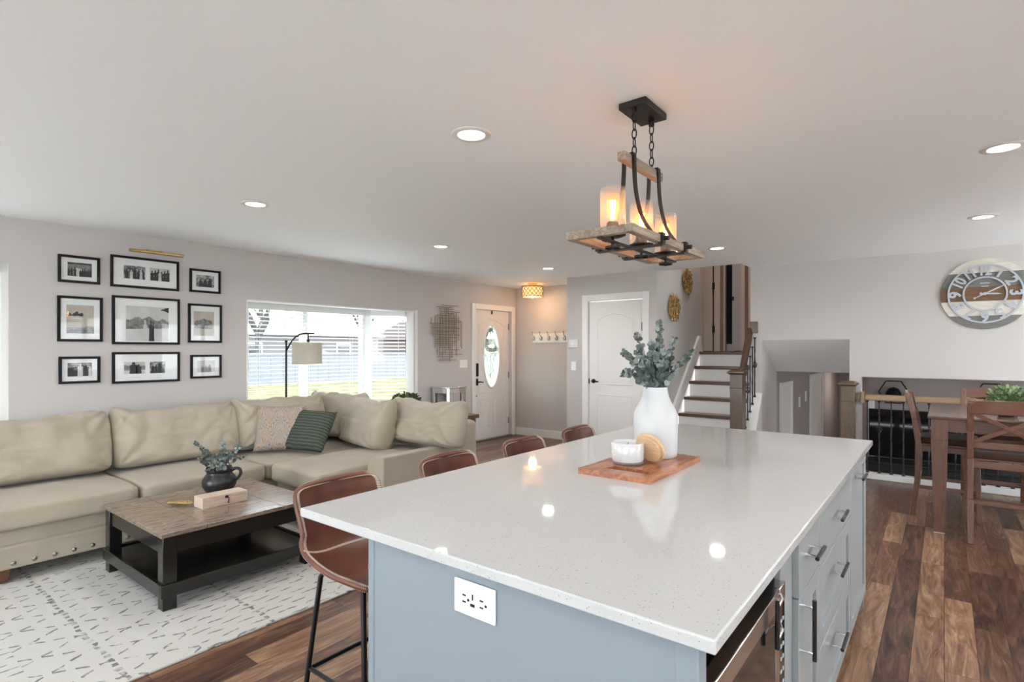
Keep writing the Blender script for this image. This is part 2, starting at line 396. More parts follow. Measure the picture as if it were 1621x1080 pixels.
wr = ramp(nt, [(.30, 0.0), (.52, 1.0)]); L(nt, wear.outputs['Fac'], wr.inputs[0])
fac = math_(nt, 'MULTIPLY', math_(nt, 'MULTIPLY', pat, wr.outputs[0]), .9)
mx = nt.nodes.new('ShaderNodeMix'); mx.data_type = 'RGBA'; L(nt, fac, mx.inputs[0]); mx.inputs[6].default_value = (.57, .55, .515, 1); mx.inputs[7].default_value = (.16, .155, .15, 1)
L(nt, mx.outputs[2], b.inputs['Base Color']); b.inputs['Roughness'].default_value = .95; b.inputs['Specular IOR Level'].default_value = .1
pile = N(nt, 'ShaderNodeTexNoise', Scale=300.0); L(nt, tc.outputs['Object'], pile.inputs['Vector']); bump(nt, b, pile.outputs['Fac'], .4, .004)

# damask pillow (local x,z of the pillow)
m, nt, b = mk('paisley damask'); M['damask'] = m
tc = nt.nodes.new('ShaderNodeTexCoord'); sp = nt.nodes.new('ShaderNodeSeparateXYZ'); L(nt, tc.outputs['Object'], sp.inputs[0])
cb = nt.nodes.new('ShaderNodeCombineXYZ'); L(nt, math_(nt, 'ABSOLUTE', sp.outputs[0]), cb.inputs[0]); L(nt, sp.outputs[2], cb.inputs[1])
nz = N(nt, 'ShaderNodeTexNoise', Scale=16.0, Detail=3.0, Distortion=1.2); L(nt, cb.outputs[0], nz.inputs['Vector'])
ax_ = math_(nt, 'MULTIPLY', math_(nt, 'ABSOLUTE', sp.outputs[0]), 2*PI/.20); az_ = math_(nt, 'MULTIPLY', sp.outputs[2], 2*PI/.26)
og = math_(nt, 'MULTIPLY', math_(nt, 'COSINE', ax_), math_(nt, 'COSINE', math_(nt, 'ADD', az_, math_(nt, 'MULTIPLY', math_(nt, 'SINE', ax_), .9))))
ph = math_(nt, 'FRACT', math_(nt, 'ADD', math_(nt, 'MULTIPLY', og, 1.15), math_(nt, 'MULTIPLY', nz.outputs['Fac'], 1.5)))
r = ramp(nt, [(.0, (.14, .095, .07)), (.14, (.37, .31, .265)), (.42, (.40, .345, .30)), (.52, (.17, .16, .16)), (.62, (.36, .31, .27)), (.85, (.38, .31, .25)), (.93, (.46, .28, .16)), (1, (.40, .30, .23))])
L(nt, ph, r.inputs[0]); L(nt, r.outputs[0], b.inputs['Base Color']); b.inputs['Roughness'].default_value = .95
# ribbed green
m, nt, b = mk('ribbed green plush'); M['greenrib'] = m
v = coords(nt)
wv = N(nt, 'ShaderNodeTexWave', Scale=11.0, Distortion=2.2, Detail=2.0); wv.bands_direction = 'Z'; L(nt, v, wv.inputs['Vector'])
nz = N(nt, 'ShaderNodeTexVoronoi', Scale=90.0); L(nt, v, nz.inputs['Vector'])
r = ramp(nt, [(.0, (.036, .045, .034)), (.5, (.070, .086, .066)), (1, (.105, .126, .097))])
L(nt, math_(nt, 'SUBTRACT', wv.outputs['Fac'], math_(nt, 'MULTIPLY', nz.outputs['Distance'], .4)), r.inputs[0]); L(nt, r.outputs[0], b.inputs['Base Color']); b.inputs['Roughness'].default_value = .9
bump(nt, b, wv.outputs['Fac'], .5, .008)
# photo prints
def photo_mat(name, scale, hi):
    m, nt, b = mk(name); v = coords(nt, (1, 1, 1.4))
    n = N(nt, 'ShaderNodeTexNoise', Scale=scale, Detail=6.0, Roughness=.6); L(nt, v, n.inputs['Vector'])
    r = ramp(nt, [(.36, .03), (.48, .22*hi), (.60, .62*hi), (.75, .8*hi)]); L(nt, n.outputs['Fac'], r.inputs[0]); L(nt, r.outputs[0], b.inputs['Base Color']); b.inputs['Roughness'].default_value = .5
    return m
M['photo'] = photo_mat('black and white print', 22, .8)
M['photopale'] = plain('pale sky print', (.62, .61, .60), .5, var=.12, vscale=8)
M['photomid'] = plain('mid grey print', (.22, .22, .215), .5, var=.5, vscale=30)
M['photosepia'] = plain('pale warm print', (.52, .47, .40), .5, var=.15, vscale=10)
M['ink'] = plain('dark print tone', (.02, .02, .02), .5)

# ================================================================= THE SETTING
def wall(name, ax, a0, a1, u0, u1, z0, z1, holes, mat):
    """wall slab between a0..a1 along its thickness axis, u along the other, rectangular holes (u0,u1,z0,z1)"""
    mb = MB()
    us = sorted({u0, u1, *[h[0] for h in holes], *[h[1] for h in holes]}); us = [u for u in us if u0 <= u <= u1]
    for ua, ub in zip(us, us[1:]):
        zs = [z0]; cm = (ua+ub)/2
        blk = sorted((max(h[2], z0), min(h[3], z1)) for h in holes if h[0] < cm < h[1])
        z = z0
        for b0, b1 in blk:
            if b0 > z: (mb.box(a0, ua, z, a1, ub, b0) if ax == 'x' else mb.box(ua, a0, z, ub, a1, b0))
            z = max(z, b1)
        if z < z1: (mb.box(a0, ua, z, a1, ub, z1) if ax == 'x' else mb.box(ua, a0, z, ub, a1, z1))
    return struct(name, mb, mat)

XL, XR, YB, YC = -5.66, 3.0, -2.7, 7.25
BAY = (2.814, 5.104, .50, 1.932)
# floors
mb = MB(); mb.box(XL-.14, YB-.1, -.18, XR+.1, 7.22, 0); mb.box(XL-.14, 7.22, -.18, -4.2, 7.46, 0); struct('floor', mb, M['floor'])
# ceiling with the stairwell void
mb = MB(); mb.box(XL-.14, YB-.1, 2.44, XR+.1, 6.85, 2.70); mb.box(XL-.14, 6.85, 2.44, -2.95, 7.46, 2.70); mb.box(-1.90, 6.85, 2.44, XR+.1, 7.25, 2.70)
struct('ceiling', mb, M['ceil'])
wall('wall_left', 'x', XL-.14, XL, YB, 7.46, 0, 2.44, [(-.45, .965, .70, 2.09), BAY, (6.34, 7.215, 0, 2.05)], M['wall'])
wall('wall_right', 'x', XR, XR+.12, YB, 7.4, 0, 2.44, [(2.9, 4.4, .92, 2.17), (5.05, 7.0, .03, 2.08), (-1.6, .9, 1.0, 2.15)], M['wall'])
wall('wall_back', 'y', YB-.12, YB, XL-.14, XR+.12, 0, 2.44, [(-1.5, 1.2, .98, 2.15), (-4.9, -2.7, .03, 2.10)], M['wall'])
wall('wall_entry', 'y', 7.36, 7.48, XL-.14, -4.20, 0, 2.44, [], M['wall'])
wall('wall_closet', 'y', 6.69, 6.79, -4.237, -2.88, 0, 2.44, [(-3.885, -3.085, 0, 2.085)], M['wall'])
mb = MB(); mb.box(-4.237, 6.79, 0, -4.14, 7.36, 2.44); struct('wall_closet_return', mb, M['wall'])
mb = MB(); mb.box(-3.0, 6.79, -.1, -2.88, 8.28, 4.0); struct('wall_stair', mb, M['wall'])
wall('wall_front', 'y', YC, YC+.13, -1.90, XR+.12, -.2, 4.0, [(-1.768, -.842, -.2, 1.535), (-.731, 2.75, -.2, 1.116)], M['wall'])
# baseboards
def board(name, x0, y0, x1, y1, h=.125):
    mb = MB(); mb.box(x0, y0, 0, x1, y1, h-.012); mb.box(x0+.003*(x1-x0 < .05), y0+.003*(y1-y0 < .05), h-.012, x1-.003*(x1-x0 < .05), y1-.003*(y1-y0 < .05), h)
    struct(name, mb, M['trim'])
board('baseboard_entry', XL, 7.343, -4.24, 7.36)
board('baseboard_left', XL, 5.104, XL+.016, 6.23)
board('baseboard_closet', -4.25, 6.673, -3.99, 6.69)
board('baseboard_closet_return', -4.253, 6.69, -4.237, 7.343)
board('baseboard_back', XL, YB, XR, YB+.016)
# door casings
def casing(name, ax, face, u0, u1, z1, wd, sgn, z0=0, th=.02):
    mb = MB()
    def bx(ua, ub, za, zb):
        a, b = face, face + sgn*th
        mb.box(a, ua, za, b, ub, zb) if ax == 'x' else mb.box(ua, a, za, ub, b, zb)
        # thin inner bead
    bx(u0-wd, u0, z0, z1+wd); bx(u1, u1+wd, z0, z1+wd); bx(u0, u1, z1, z1+wd)
    struct(name, mb, M['trim'], bevel=.006)
casing('trim_1', 'x', XL, 6.325, 7.225, 2.045, .085, 1)
casing('trim_2', 'y', 6.69, -3.89, -3.08, 2.085, .088, -1)
# left window beside the picture wall
mb = MB()
for a, b, c, d in ((-.45, -.40, .70, 2.09), (.92, .965, .70, 2.09)): mb.box(XL-.13, a, c, XL-.02, b, d)
mb.box(XL-.13, -.40, .70, XL-.02, .92, .75); mb.box(XL-.13, -.40, 2.04, XL-.02, .92, 2.09)
win = struct('window_1', mb, M['trim'])
g = MB(); g.box(XL-.10, -.40, .75, XL-.094, .92, 2.04); finish('pane', g, M['glass'], win)
def blind(label, ax_fn, width, ztop, zbot, group, pitch=.046, tilt=.20, lead=None):
    """ax_fn(u, n, z): u along width, n out of plane towards the room"""
    o = ax_fn(0, 0, zbot); t = thing('window_blind', label, 'blind', o, group)
    def bx(mb, u0, u1, n0, n1, z0, z1):
        vs = [ax_fn(u, n, z) for z in (z0, z1) for u, n in ((u0, n0), (u1, n0), (u1, n1), (u0, n1))]
        mb.add(vs, [(3,2,1,0),(4,5,6,7),(0,1,5,4),(1,2,6,5),(2,3,7,6),(3,0,4,7)])
    m1 = MB(); bx(m1, 0, width, -.03, .045, ztop-.075, ztop); finish('valance', m1, M['slat'], t, bevel=.004)
    m2 = MB(); z = ztop - .11; c, s = math.cos(tilt)*.023, math.sin(tilt)*.023
    while z > zbot + .05:
        vs = [ax_fn(u, n, zz) for u in (0.004, width-.004) for n, zz in ((-c, z-s), (c, z+s), (c, z+s+.003), (-c, z-s+.003))]
        m2.add(vs, [(0,1,2,3),(7,6,5,4),(0,4,5,1),(1,5,6,2),(2,6,7,3),(3,7,4,0)]); z -= pitch
    finish('slats', m2, M['slat'], t)
    m3 = MB(); bx(m3, 0, width, -.025, .025, zbot+.012, zbot+.032); finish('bottom_rail', m3, M['slat'], t, bevel=.003)
    m4 = MB()
    for k in ((.12, .5, .88) if width > .9 else (.2, .8)):
        for n in (-.026, .026): m4.tube([ax_fn(k*width, n, zbot+.02), ax_fn(k*width, n, ztop-.07)], .0012, 4)
    finish('ladder_cord', m4, M['slat'], t)
    if lead:
        m5 = MB(); m5.tube([ax_fn(lead, .05, ztop-.08), ax_fn(lead, .052, ztop-.85)], .004, 6); finish('tilt_wand', m5, M['white'], t)
    return t
blind('white slatted blind in the window at the far left edge, left of the framed photos', lambda u, n, z: (XL-.04+n, -.40+u, z), 1.32, 2.085, .70, 'white slatted window blinds', tilt=.55)

# bay window
BX = -6.13; BY0, BY1 = 2.90, 4.62
mb = MB()
foot = [(XL, BAY[0]), (XL, BAY[1]), (BX-.06, BY1+.045), (BX-.06, BAY[0])]
mb.prism(foot, BAY[2]-.06, BAY[2], 'z'); struct('window_seat', mb, M['trim'])
mb = MB(); mb.prism([(XL-.14, BAY[0]-.2), (XL-.14, BAY[1]+.2), (BX-.2, BY1+.2), (BX-.2, BAY[0]-.2)], 1.955, 2.02, 'z'); struct('window_soffit', mb, M['trim'])
def frame_quad(mb, p, q, z0, z1, wd=.055, th=.07, mull=()):
    p, q = Vector((p[0], p[1], 0)), Vector((q[0], q[1], 0)); d = (q-p); ln = d.length; d.normalize(); nrm = Vector((-d.y, d.x, 0))
    def bx(u0, u1, a, b):
        vs = []
        for z in (a, b):
            for u, s in ((u0, -1), (u1, -1), (u1, 1), (u0, 1)): vs.append(p + d*u + nrm*(s*th/2) + Vector((0, 0, z)))
        mb.add(vs, [(3,2,1,0),(4,5,6,7),(0,1,5,4),(1,2,6,5),(2,3,7,6),(3,0,4,7)])
    bx(0, wd, z0, z1); bx(ln-wd, ln, z0, z1); bx(wd, ln-wd, z0, z0+wd); bx(wd, ln-wd, z1-wd, z1)
    for k in mull: bx(k-.035, k+.035, z0+wd, z1-wd)
def pane_quad(mb, p, q, z0, z1):
    p, q = Vector((p[0], p[1], 0)), Vector((q[0], q[1], 0)); d = (q-p).normalized(); nrm = Vector((-d.y, d.x, 0))*.003; vs = []
    for z in (z0, z1):
        for a, s in ((p, -1), (q, -1), (q, 1), (p, 1)): vs.append(a + nrm*s + Vector((0, 0, z)))
    mb.add(vs, [(3,2,1,0),(4,5,6,7),(0,1,5,4),(1,2,6,5),(2,3,7,6),(3,0,4,7)])
mb = MB(); frame_quad(mb, (BX, BY0), (BX, BY1), .50, 1.955, .06, .08, (3.73-BY0,)); mb.box(BX-.04, BAY[0]-.02, .5, BX+.04, BY0, 1.955)
w2 = struct('window_2', mb, M['trim'])
for a, b in ((BY0+.06, 3.695), (3.765, BY1-.06)):
    g = MB(); pane_quad(g, (BX-.01, a), (BX-.01, b), .56, 1.895); finish('pane', g, M['glass'], w2)
mb = MB(); frame_quad(mb, (BX+.0, BY1), (XL-.02, BAY[1]-.005), .50, 1.955, .10, .08)
w3 = struct('window_3', mb, M['trim'])
g = MB(); pane_quad(g, (BX+.07, BY1+.073), (XL-.09, BAY[1]-.078), .60, 1.855); finish('pane', g, M['glass'], w3)
mb = MB(); mb.box(BX-.04, BAY[0]-.06, .5, XL-.14, BAY[0], 1.955); struct('window_cheek', mb, M['trim'])
# reveal lining of the bay opening
mb = MB()
mb.box(XL-.14, BAY[1]-.004, .5, XL+.004, BAY[1]+.045, 1.955); mb.box(XL-.14, BAY[0]-.012, .5, XL+.003, BAY[0]+.002, 1.935); mb.box(XL-.14, BAY[0], 1.926, XL+.003, BAY[1], 1.938)
struct('trim_bay', mb, M['trim'])
blind('wide white slatted blind across the front of the bay window behind the floor lamp', lambda u, n, z: (BX+.085+n, BY0+.03+u, z), BY1-BY0-.10, 1.945, .53, 'white slatted window blinds', tilt=.20, lead=.06)
dv = Vector((XL-BX, BAY[1]-BY1, 0)).normalized(); nv = Vector((dv.y, -dv.x, 0))
def angled(u, n, z):
    p = Vector((BX, BY1, 0)) + dv*(.09+u) + nv*(.075+n); return (p.x, p.y, z)
blind('narrow white slatted blind on the angled right side of the bay window', angled, .46, 1.945, .53, 'white slatted window blinds', tilt=.20)

# ---- front door with oval glass
DY0, DY1, DZ = 6.345, 7.210, 2.045; XD = XL-.05
oc = (6.765, 1.315); orr = (.185, .49)
mb = MB(); n = 64; TH = .045
def rect_pt(c, s):
    # project the direction on to the slab's rectangle
    hx = (DY1 if c > 0 else DY0) - oc[0]; hz = (DZ if s > 0 else .004) - oc[1]
    k = min(hx/c if abs(c) > 1e-6 else 1e9, hz/s if abs(s) > 1e-6 else 1e9); return (oc[0]+c*k, oc[1]+s*k)
angs = sorted([2*PI*i/n for i in range(n)] + [math.atan2(z-oc[1], y-oc[0]) % (2*PI) for y in (DY0, DY1) for z in (.004, DZ)])
vs = []
for t in angs:
    c, s = math.cos(t), math.sin(t); py, pz = rect_pt(c, s); tt = math.atan2(s/orr[1], c/orr[0])
    ey, ez = oc[0]+orr[0]*math.cos(tt), oc[1]+orr[1]*math.sin(tt)
    vs += [(XD, ey, ez), (XD, py, pz), (XD-TH, py, pz), (XD-TH, ey, ez)]
k = len(angs); fs = []
for i in range(k):
    j = (i+1) % k
    for q in range(4): fs.append((i*4+q, i*4+(q+1) % 4, j*4+(q+1) % 4, j*4+q))
mb.add(vs, fs)
def panel(mb, face, y0, y1, z0, z1, sgn=1, ax='x', th=.006, bead=.016, arch=0):
    def pt(u, z, a): return (a, u, z) if ax == 'x' else (u, a, z)
    top = [(y1 + (y0-y1)*i/14, z1 + arch*math.sin(PI*i/14)) for i in range(15)] if arch else [(y1, z1), (y0, z1)]
    loop = [(y0, z0), (y1, z0)] + top
    mb.tube([pt(u, z, face+sgn*.001) for u, z in loop], bead/2, 6, closed=True)
    ins = .032; cy, cz = (y0+y1)/2, (z0+z1)/2
    sy, sz = 1-2*ins/(y1-y0), 1-2*ins/(z1-z0)
    inner = [(cy+(u-cy)*sy, cz+(z-cz)*sz) for u, z in loop]
    if ax == 'x': mb.prism(inner, face, face+sgn*th, 'x')
    else: mb.prism(inner, face, face+sgn*th, 'y')
m2 = mb
ring = MB(); ring.tube([(XD+.004, oc[0]+(orr[0]+.012)*math.cos(2*PI*i/48), oc[1]+(orr[1]+.012)*math.sin(2*PI*i/48)) for i in range(48)], .017, 8, closed=True)
door = struct('door_1', m2, M['door'])
finish('oval_moulding', ring, M['door'], door)
p = MB(); panel(p, XD, 6.47, 6.70, .19, .64); panel(p, XD, 6.83, 7.08, .19, .64); finish('lower_panels', p, M['door'], door)
p = MB(); loop = [(6.46, .74), (7.09, .74), (7.09, 1.78)] + [(7.09-.63*i/12, 1.80+.10*math.sin(PI*i/12)) for i in range(13)] + [(6.46, 1.78)]
p.tube([(XD, a, b) for a, b in loop], .008, 6, closed=True); finish('arched_moulding', p, M['door'], door)
g = MB(); g.prism([(oc[0]+orr[0]*1.02*math.cos(2*PI*i/40), oc[1]+orr[1]*1.01*math.sin(2*PI*i/40)) for i in range(40)], XD-.026, XD-.020, 'x'); finish('oval_pane', g, M['leadglass'], door)
c = MB(); rr = .0042
def cam_line(pts): c.tube([(XD-.017, oc[0]+a*orr[0], oc[1]+b*orr[1]) for a, b in pts], rr, 5)
for s in (-1, 1):
    cam_line([(s*.15, -.95), (s*.55, -.25), (s*.1, .35), (s*.0, .95)]); cam_line([(s*.95, .1), (s*.5, .0), (s*.12, -.5), (0, -.72)])
    cam_line([(s*.75, .62), (s*.35, .3), (s*.8, -.1)]); cam_line([(0, -.72), (s*.4, -.55), (0, -.4)]); cam_line([(s*.62, -.72), (s*.05, -.1), (-s*.5, .3)])
cam_line([(-.98, .2), (.98, .2)]); cam_line([(0, -.95), (0, .2)])
finish('lead_came', c, M['came'], door)
h = MB(); h.cbox((XD+.014, 6.405, 1.105), (.028, .068, .205)); finish('keypad_lock', h, M['blackmetal'], door, bevel=.012)
h = MB(); h.cbox((XD+.008, 6.405, .915), (.016, .06, .105)); h.cyl((XD, 6.405, .915), (XD+.06, 6.405, .915), .012)
h.tube([(XD+.055, 6.405, .915), (XD+.058, 6.45, .918), (XD+.058, 6.49, .908), (XD+.05, 6.52, .914)], [.011, .011, .009, .008], 8); finish('lever_handle', h, M['blackmetal'], door, bevel=.004)
h = MB(); h.cyl((XD, 6.405, .70), (XD+.008, 6.405, .70), .011); h.box(XD, 6.765, 1.985, XD+.012, 6.785, 2.04); finish('peg', h, M['blackmetal'], door)
h = MB()
for z in (.25, 1.0, 1.8): h.box(XD-.002, 7.196, z-.05, XD+.012, 7.214, z+.05)
finish('hinge', h, M['nickel'], door)
mb = MB(); mb.box(XL-.14, 6.34, 0, XL+.0, 6.36, .03); mb.box(XL-.14, 6.34, 0, XL+.03, 7.215, .018); struct('trim_threshold', mb, M['nickel'])

# ---- closet door
mb = MB(); YD = 6.705; mb.box(-3.878, YD, .01, -3.092, YD+.04, 2.078); d2 = struct('door_2', mb, M['door'])
p = MB(); panel(p, YD, -3.745, -3.225, .95, 1.83, -1, 'y', arch=.075); finish('arched_panel', p, M['door'], d2)
p = MB(); panel(p, YD, -3.745, -3.225, .17, .80, -1, 'y'); finish('lower_panel', p, M['door'], d2)
h = MB(); h.cyl((-3.81, YD, .985), (-3.81, YD-.01, .985), .03); h.cyl((-3.81, YD, .985), (-3.81, YD-.055, .985), .011)
h.tube([(-3.81, YD-.05, .985), (-3.77, YD-.055, .988), (-3.73, YD-.055, .978), (-3.71, YD-.05, .984)], [.012, .011, .008, .007], 8); finish('lever_handle', h, M['blackmetal'], d2)
h = MB()
for z in (1.72, .3): h.box(-3.098, YD-.014, z-.055, -3.078, YD+.002, z+.055)
finish('hinge', h, M['blackmetal'], d2); h = MB(); h.box(-3.888, YD-.006, .95, -3.874, YD+.01, 1.02); finish('latch_plate', h, M['blackmetal'], d2)

# ---- staircase up
RIS, GO = .207, .205
def tz(k): return 1.39 - RIS*(7-k)
def ty(k): return 8.11 - GO*(7-k)
SX0, SX1 = -2.845, -1.86
mb = MB()
for k in range(1, 8):
    mb.box(SX0, ty(k)+.03, max(0, tz(k)-RIS), SX1, ty(k)+.05, tz(k)-.03)
struct('stair_risers', mb, M['trim'])
for k in range(1, 8):
    mb = MB(); mb.box(SX0, ty(k), tz(k)-.042, SX1 if k < 4 else SX1-.05, ty(k)+GO+.055 if k < 7 else 8.30, tz(k)); o = struct('stair_tread', mb, M['tread'], bevel=.008)
mb = MB(); mb.prism([(6.62, 0), (6.69, .0), (8.2, 1.39), (8.2, 1.62), (8.14, 1.62), (6.70, .20)], -2.88, -2.845, 'x'); struct('trim_stair_skirt', mb, M['trim'], bevel=.004)
# sloped curb on the open side, carrying the balusters
mb = MB(); mb.prism([(6.93, 0), (6.93, .385), (7.25, .885), (7.25, 0)], -1.915, -1.765, 'x'); struct('trim_stair_curb', mb, M['trim'])
mb = MB(); mb.box(-1.95, 7.38, -1.2, -1.768, 8.02, 1.62); struct('wall_stairwell', mb, M['wall'])
# upper landing and hall beyond the stairs
mb = MB(); mb.box(-3.0, 8.30, 1.20, -1.0, 10.0, 1.39); struct('floor_landing', mb, M['tread'])
mb = MB(); mb.box(-2.165, 8.35, 1.39, -.9, 8.45, 4.0); mb.box(-3.1, 9.9, 1.39, -.9, 10.0, 4.0); mb.box(-3.1, 8.3, 1.39, -3.0, 10, 4.0); struct('wall_landing', mb, M['teal'])
mb = MB(); mb.box(-3.0, 6.70, 2.70, -1.78, 6.85, 4.0); mb.box(-1.90, 6.85, 2.70, -1.78, 7.25, 4.0); mb.box(-.95, 7.38, 1.70, -.85, 10.0, 4.0); mb.box(-3.1, 6.7, 2.44, -3.0, 8.3, 4.0); struct('wall_landing_side', mb, M['wall'])
mb = MB(); mb.box(-1.95, 7.38, 1.62, -.85, 8.3, 1.70); mb.box(-.85, 7.38, 1.62, 4.6, 14.4, 1.70); mb.box(-2.05, 8.45, 1.30, -.85, 14.4, 1.389); struct('sun_block_roof', mb, M['tread'])  # unseen slabs over the lower level, added to stop sun leaking in
mb = MB(); mb.box(-3.1, 6.7, 4.0, -.9, 10.0, 4.1); struct('ceiling_landing', mb, M['ceil'])
mb = MB(); mb.box(-2.885, 8.28, 1.39, -2.85, 8.34, 3.6); mb.box(-2.69, 8.30, 1.39, -2.60, 8.36, 3.6); mb.box(-2.55, 8.29, 1.39, -2.525, 8.36, 3.6); struct('trim_landing', mb, M['tan'], bevel=.004)
mb = MB(); mb.box(-2.60, 8.305, 1.39, -2.55, 8.345, 3.6); struct('trim_landing_bead', mb, M['umber'])
mb = MB(); mb.box(-2.85, 8.31, 1.40, -2.715, 8.35, 3.5); d3 = struct('door_3', mb, M['tan'])
h = MB()
for z in (1.72, 2.36): h.box(-2.715, 8.295, z-.05, -2.675, 8.31, z+.05)
finish('hinge', h, M['blackmetal'], d3)
mb = MB(); mb.box(-2.43, 8.31, 1.40, -2.31, 8.35, 3.6); d4 = struct('door_4', mb, M['wall_low'])
h = MB(); h.box(-2.445, 8.30, 2.13, -2.405, 8.312, 2.19); finish('latch_plate', h, M['blackmetal'], d4)
mb = MB(); mb.box(-2.31, 8.305, 1.39, -2.255, 8.35, 3.6); mb.box(-2.205, 8.305, 1.39, -2.165, 8.35, 3.6); struct('trim_landing_casing', mb, M['tan'])
mb = MB(); mb.box(-2.255, 8.315, 1.39, -2.205, 8.35, 3.6); struct('trim_landing_panel', mb, M['umber'])
mb = MB(); mb.box(-2.525, 8.36, 1.39, -2.40, 8.38, 1.50); struct('baseboard_landing', mb, M['wall_low'])

t = thing('recessed_light', 'unseen fill light added over the upper landing at the head of the stairs', 'ceiling light', (-2.2, 7.6, 4.0))  # unseen lamp added to brighten the upper hall
mb = MB(); mb.lathe([(.12, 0), (.12, -.03), (0, -.05)], (-2.2, 7.6, 4.0), 24); finish('lens', mb, M['lamp_lens'], t)
d = bpy.data.lights.new('landing fill', 'AREA'); d.shape = 'DISK'; d.size = .3; d.energy = 4; d.color = (1, .92, .82); o = bpy.data.objects.new('landing_fill', d); COL.objects.link(o); o.parent = t; o.location = (0, 0, -.06)
# ---- lower level seen through the two openings
ZL = -1.10
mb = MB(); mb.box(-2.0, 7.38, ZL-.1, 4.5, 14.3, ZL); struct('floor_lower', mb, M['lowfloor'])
mb = MB(); mb.box(-2.0, 7.98, 1.13, 4.5, 14.3, 1.30); mb.box(-.842, 7.38, 1.13, 4.5, 7.98, 1.30); struct('ceiling_lower', mb, M['ceil'])
mb = MB(); mb.prism([(7.25, 1.535), (7.98, 1.13), (7.98, 1.30), (7.38, 1.60)], -1.768, -.842, 'x'); struct('wall_soffit', mb, M['ceil'])
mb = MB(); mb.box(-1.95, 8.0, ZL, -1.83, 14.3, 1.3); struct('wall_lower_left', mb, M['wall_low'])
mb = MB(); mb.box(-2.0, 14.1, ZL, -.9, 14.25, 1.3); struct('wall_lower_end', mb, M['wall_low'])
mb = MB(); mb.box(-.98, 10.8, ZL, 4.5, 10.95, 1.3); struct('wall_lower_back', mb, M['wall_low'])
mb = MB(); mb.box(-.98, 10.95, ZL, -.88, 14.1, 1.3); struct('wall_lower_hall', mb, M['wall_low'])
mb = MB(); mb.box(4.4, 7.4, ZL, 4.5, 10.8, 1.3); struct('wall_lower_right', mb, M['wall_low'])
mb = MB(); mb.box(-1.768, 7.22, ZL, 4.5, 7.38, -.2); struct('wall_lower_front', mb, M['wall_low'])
for k, (a, b, z) in enumerate(((8.55, 9.12, .86), (10.75, 11.75, .90))):
    mb = MB(); mb.box(-1.83, a, ZL, -1.815, b, z); struct('door_%d' % (5+k), mb, M['door'])
    mb = MB(); mb.box(-1.83, a-.09, ZL, -1.80, a, z+.09); mb.box(-1.83, b, ZL, -1.80, b+.09, z+.09); mb.box(-1.83, a, z, -1.80, b, z+.09); struct('trim_%d' % (5+k), mb, M['trim'])
mb = MB(); mb.box(-1.0, 10.78, ZL, -.90, 10.80, .62); struct('trim_lower_corner', mb, M['trim'])
mb = MB(); mb.box(-.731, 7.19, 0, 2.75, 7.32, .062); struct('trim_railing_curb', mb, M['trim'], bevel=.006)
mb = MB(); mb.box(-.842, 7.22, -.2, -.731, 7.25, 0); struct('trim_pillar_foot', mb, M['trim'])

# ---- windows and patio doors of the kitchen and dining sides (behind and right of the viewpoint)
def big_window(name, ax, face, u0, u1, z0, z1, mull, out):
    mb = MB(); g = MB(); wd = .06
    def bx(m, ua, ub, za, zb, a, b):
        m.box(a, ua, za, b, ub, zb) if ax == 'x' else m.box(ua, a, za, ub, b, zb)
    a, b = face+out*.02, face+out*.10
    bx(mb, u0, u0+wd, z0, z1, a, b); bx(mb, u1-wd, u1, z0, z1, a, b); bx(mb, u0+wd, u1-wd, z0, z0+wd, a, b); bx(mb, u0+wd, u1-wd, z1-wd, z1, a, b)
    for q in mull: bx(mb, q-.04, q+.04, z0+wd, z1-wd, a, b)
    o = struct(name, mb, M['trim'])
    es = [u0+wd] + [q for q in mull] + [u1-wd]
    for p_, q_ in zip(es, es[1:]):
        g = MB(); bx(g, p_, q_, z0+wd, z1-wd, face+out*.06, face+out*.066); finish('pane', g, M['glass'], o)
    mb = MB(); wd = .09; a, b = face, face-out*.018
    bx(mb, u0-wd, u0, z0-wd*(z0 > .2), z1+wd, a, b); bx(mb, u1, u1+wd, z0-wd*(z0 > .2), z1+wd, a, b); bx(mb, u0, u1, z1, z1+wd, a, b)
    if z0 > .2: bx(mb, u0, u1, z0-wd, z0, a, b)
    struct('trim_'+name, mb, M['trim'])
big_window('window_4', 'x', XR, 2.9, 4.4, .92, 2.17, (3.65,), 1)
big_window('door_7', 'x', XR, 5.05, 7.0, .03, 2.08, (6.02,), 1)
big_window('window_5', 'x', XR, -1.6, .9, 1.0, 2.15, (-.35,), 1)
big_window('window_6', 'y', YB, -1.5, 1.2, .98, 2.15, (-.15,), -1)
big_window('door_8', 'y', YB, -4.9, -2.7, .03, 2.10, (-3.8,), -1)
blind('white slatted blind in the dining side window reflected in the picture glass', lambda u, n, z: (XR-.03+n, 2.96+u, z), 1.38, 2.16, .94, 'white slatted window blinds', tilt=.2)

# portals: tell the renderer where daylight enters
def portal(x, y, z, sx, sz, rot):
    d = bpy.data.lights.new('daylight portal', 'AREA'); d.shape = 'RECTANGLE'; d.size = sx; d.size_y = sz; d.cycles.is_portal = True
    o = bpy.data.objects.new('daylight_portal', d); COL.objects.link(o); o.location = (x, y, z); o.rotation_euler = rot
portal(XR+.15, 3.65, 1.55, 1.5, 1.25, (PI/2, 0, PI/2)); portal(XR+.15, 6.02, 1.05, 1.95, 2.05, (PI/2, 0, PI/2)); portal(XR+.15, -.35, 1.58, 2.5, 1.15, (PI/2, 0, PI/2))
portal(-.15, YB-.15, 1.57, 2.7, 1.17, (PI/2, 0, 0)); portal(-3.8, YB-.15, 1.06, 2.2, 2.07, (PI/2, 0, 0))
portal(BX-.1, 3.76, 1.2, 1.8, 1.45, (PI/2, 0, -PI/2))

